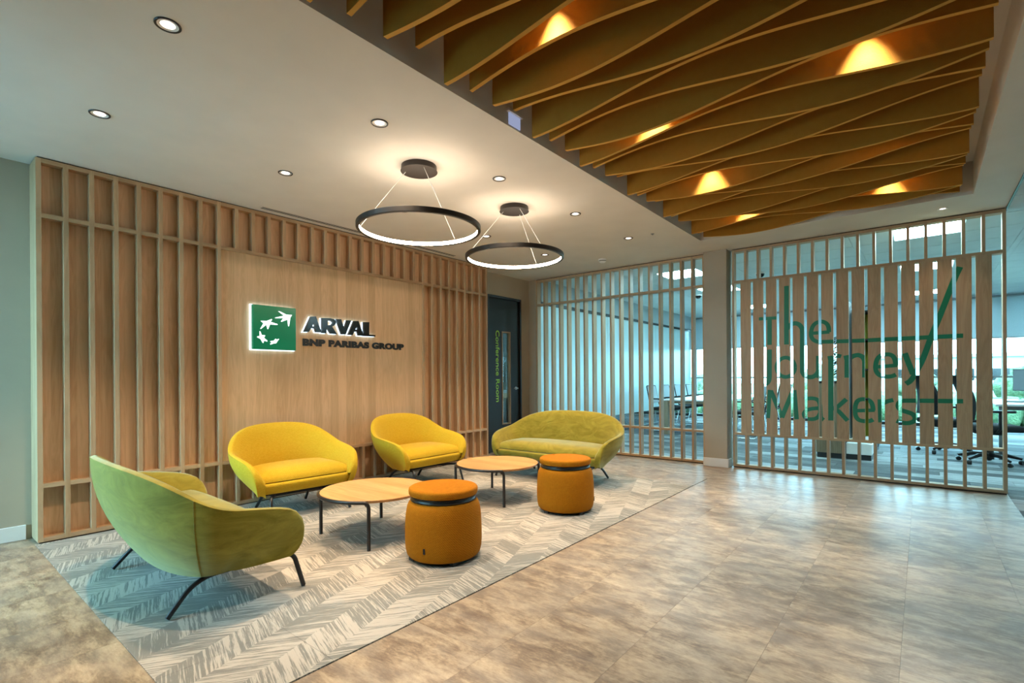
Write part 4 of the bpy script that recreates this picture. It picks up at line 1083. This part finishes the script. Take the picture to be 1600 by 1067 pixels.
# desks and monitors
def desk(x0, x1, y0, y1, label):
    t = slab_table('desk', label, x0, x1, y0, y1, 0.735, M['desk_white'], M['grey_metal'], group='white desks')
    t['category'] = 'desk'
    return t
desk(6.05, 7.50, 6.70, 7.50, 'white desk nearest the screen at right edge of view')
desk(5.52, 7.20, 8.15, 9.95, 'white desk with monitor beyond the office chair')
def monitor(x, y, rot, label):
    t = thing('monitor', label, 'monitor', (x, y, 0.735), rot, 'desk monitors')
    box('stand_base', -0.12, 0.12, -0.09, 0.09, 0.0, 0.012, M['grey_metal'], t, bevel=0.003, local=True)
    box('stand_neck', -0.025, 0.025, -0.02, 0.02, 0.012, 0.30, M['grey_metal'], t, local=True)
    sc = box('screen_case', -0.28, 0.28, -0.025, 0.01, 0.14, 0.47, M['black'], t, bevel=0.004, local=True)
    box('display', -0.27, 0.27, -0.0275, -0.0245, 0.15, 0.46, m_flat('grey_display', (0.18, 0.20, 0.22), 0.25), sc, local=True)
    return t
monitor(6.02, 9.55, math.radians(-55), 'black desk monitor standing on the white desk before the windows')
monitor(6.9, 8.9, math.radians(-70), 'second desk monitor farther right on the white desk')
kb_ = thing('keyboard', 'flat pale keyboard on the white desk', 'keyboard', (5.85, 8.9, 0.735))
box('keyboard_body', 5.66, 6.06, 8.83, 8.97, 0.735, 0.748, M['grey_metal'], kb_, bevel=0.003)
for i in range(4): box('key_row', 5.675, 6.045, 8.845 + i * 0.03, 8.868 + i * 0.03, 0.748, 0.753, M['black'], kb_)

# planter cabinet and tall unit behind the lettered screen
pc = thing('planter_cabinet', 'grey wood planter cabinet with black plinth behind the lettered screen', 'cabinet', (3.77, 7.3, 0))
box('carcass', 3.62, 3.925, 7.03, 7.60, 0.07, 1.02, M['veneer'], pc, bevel=0.003)
box('plinth', 3.63, 3.915, 7.04, 7.59, 0.0, 0.07, M['black'], pc)
boxes('planter_rim', [(3.615, 3.93, 7.025, 7.05, 1.02, 1.05), (3.615, 3.93, 7.58, 7.605, 1.02, 1.05), (3.615, 3.64, 7.05, 7.58, 1.02, 1.05), (3.905, 3.93, 7.05, 7.58, 1.02, 1.05)], M['black'], pc)
def leafy(name, label, cat, cx, cy, z0, h, spread, n_, mat, group=None, lw=0.022, seed=1):
    rnd = random.Random(seed)
    t = thing(name, label, cat, (cx, cy, z0), 0, group)
    bm = bmesh.new()
    for i in range(n_):
        a = rnd.random() * 2 * PI; r = spread * math.sqrt(rnd.random()); z = h * (0.1 + 0.9 * rnd.random())
        p = Vector((cx + r * math.cos(a), cy + r * math.sin(a), z0 + z)); d = Vector((math.cos(a), math.sin(a), rnd.uniform(-0.3, 0.9))).normalized() * lw * rnd.uniform(2, 4)
        s_ = d.cross(Vector((0, 0, 1))).normalized() * lw * 0.7
        v = [bm.verts.new(q) for q in (p, p + d * 0.5 + s_, p + d, p + d * 0.5 - s_)]; bm.faces.new(v)
    me = from_bm('foliage', bm, mat, t); me['kind'] = 'stuff'
    bm = bmesh.new()
    for i in range(7):
        a = rnd.random() * 2 * PI; r = spread * 0.5
        bm_tube(bm, [(cx, cy, z0), (cx + r * 0.5 * math.cos(a), cy + r * 0.5 * math.sin(a), z0 + h * 0.5), (cx + r * math.cos(a), cy + r * math.sin(a), z0 + h * 0.85)], [0.008, 0.006, 0.004], 5)
    from_bm('stems', bm, M['bark'], t)
    return t
dleaf = mk_leaf('indoor_plant_leaves', (0.006, 0.035, 0.008), (0.05, 0.14, 0.03))
leafy('potted_plant', 'dark leafy plants growing in the planter cabinet', 'plant', 3.765, 7.32, 1.022, 0.62, 0.075, 420, dleaf, seed=3)
tu = thing('tall_shelving_unit', 'tall black shelving unit with yellow panel and white base behind boards', 'shelving', (4.08, 7.9, 0))
box('side_panel', 3.935, 3.962, 7.10, 8.65, 0.07, 2.18, M['black'], tu)
box('side_panel', 4.24, 4.262, 8.10, 8.65, 0.07, 2.10, M['black'], tu)
box('back_panel', 3.962, 4.24, 8.62, 8.65, 0.07, 2.10, M['yellow_panel'], tu)
for z in (0.75, 1.2, 1.65, 2.08): box('shelf', 3.962, 4.24, 8.20, 8.62, z, z + 0.022, M['black'], tu)
box('base_tray', 3.965, 4.25, 7.06, 8.10, 0.07, 0.22, M['plastic_white'], tu, bevel=0.006)
box('plinth', 3.965, 4.24, 7.07, 8.60, 0.0, 0.07, M['black'], tu)

# ================================================================== OUTDOORS
struct(box('ground', -60, 70, 13.2, 90, -0.9, -0.35, M['lawn']))
struct(box('ground_side', -60, -5.2, -20, 13.2, -0.9, -0.35, M['lawn']))
struct(box('ground_rear', -25.0, 40, -60, -3.95, -0.9, -0.12, m_flat('forecourt_paving', (0.42, 0.43, 0.43), 0.8)))
def blob(bm, c, r, sz, rnd, sub=3):
    res = bmesh.ops.create_icosphere(bm, subdivisions=sub, radius=1.0)
    for v in res['verts']:
        n_ = v.co.normalized(); k = 1 + 0.22 * math.sin(7 * n_.x + 3 * c[0]) * math.sin(6 * n_.y + c[1]) + rnd.uniform(-0.10, 0.10)
        v.co = Vector((c[0] + n_.x * r * k, c[1] + n_.y * r * k, c[2] + n_.z * r * sz * k))
def tree(x, y, h, r, label, mat, seed):
    rnd = random.Random(seed)
    t = thing('tree', label, 'tree', (x, y, -0.35), 0, 'trees outside the windows')
    bm = bmesh.new()
    for i in range(9):
        a = rnd.random() * 2 * PI; q = r * 0.55 * rnd.random()
        blob(bm, (x + q * math.cos(a), y + q * math.sin(a), -0.35 + h * rnd.uniform(0.45, 0.85)), r * rnd.uniform(0.4, 0.6), 0.85, rnd)
    from_bm('crown', bm, mat, t, smooth=True)
    tube('trunk', [(x, y, -0.35), (x + 0.05, y, -0.35 + h * 0.3), (x, y + 0.05, -0.35 + h * 0.6)], [0.12, 0.09, 0.05], M['bark'], t)
TREES = [(-9, 25, 1.8, 1.2), (-3.5, 24, 1.5, 0.9), (1.2, 23.5, 1.7, 0.9), (4.6, 24, 1.4, 0.85), (7.6, 23.5, 1.75, 0.9), (11, 25, 1.6, 1.0), (15.5, 25, 1.6, 1.1)]
for k, (x, y, h, r) in enumerate(TREES): tree(x, y, h, r, 'leafy tree beyond the far office windows, %s from the left' % ORD[k], M['leaf2'] if k % 2 else M['leaf'], 20 + k)
for k, (x, y, h, r) in enumerate([(-11, 11, 3.0, 1.8), (-10, 15, 2.6, 1.6), (-12, 7, 3.2, 1.9)]): tree(x, y, h, r, 'leafy tree outside the conference room, %s from the far end' % ['second', 'first', 'third'][k], M['leaf2'], 40 + k)
def hedge(x0, x1, y, label, seed):
    rnd = random.Random(seed); t = thing('hedge', label, 'hedge', ((x0 + x1) / 2, y, -0.35), 0, 'hedges outside'); bm = bmesh.new(); x = x0
    while x < x1:
        blob(bm, (x, y + rnd.uniform(-0.2, 0.2), 0.02), rnd.uniform(0.45, 0.6), 0.95, rnd, 2); x += 0.6
    o = from_bm('hedge_foliage', bm, M['leaf'], t, smooth=True)
hedge(-6, 4.2, 18.2, 'left clipped hedge outside the far windows', 5)
hedge(5.9, 18, 18.6, 'right clipped hedge outside the far windows', 6)

fb = m_paint('far_building_render', (0.42, 0.46, 0.50), 0.8)
def far_block(x0, x1, y, h, label):
    t = thing('building', label, 'building', ((x0 + x1) / 2, y, -0.35), 0, 'pale buildings far outside')
    box('wall', x0, x1, y, y + 6, -0.35, h, fb, t)
    box('roof', x0 - 0.3, x1 + 0.3, y - 0.3, y + 6.3, h, h + 0.25, M['grey_metal'], t)
    x = x0 + 0.8
    while x < x1 - 1.2:
        box('window', x, x + 1.1, y - 0.03, y + 0.02, 0.6, 1.5, M['black_gloss'], t); x += 2.0
far_block(-2, 12, 52, 2.4, 'long low pale building beyond the hedges, seen between the boards')
far_block(15, 34, 50, 2.7, 'low pale building at far right beyond the trees')
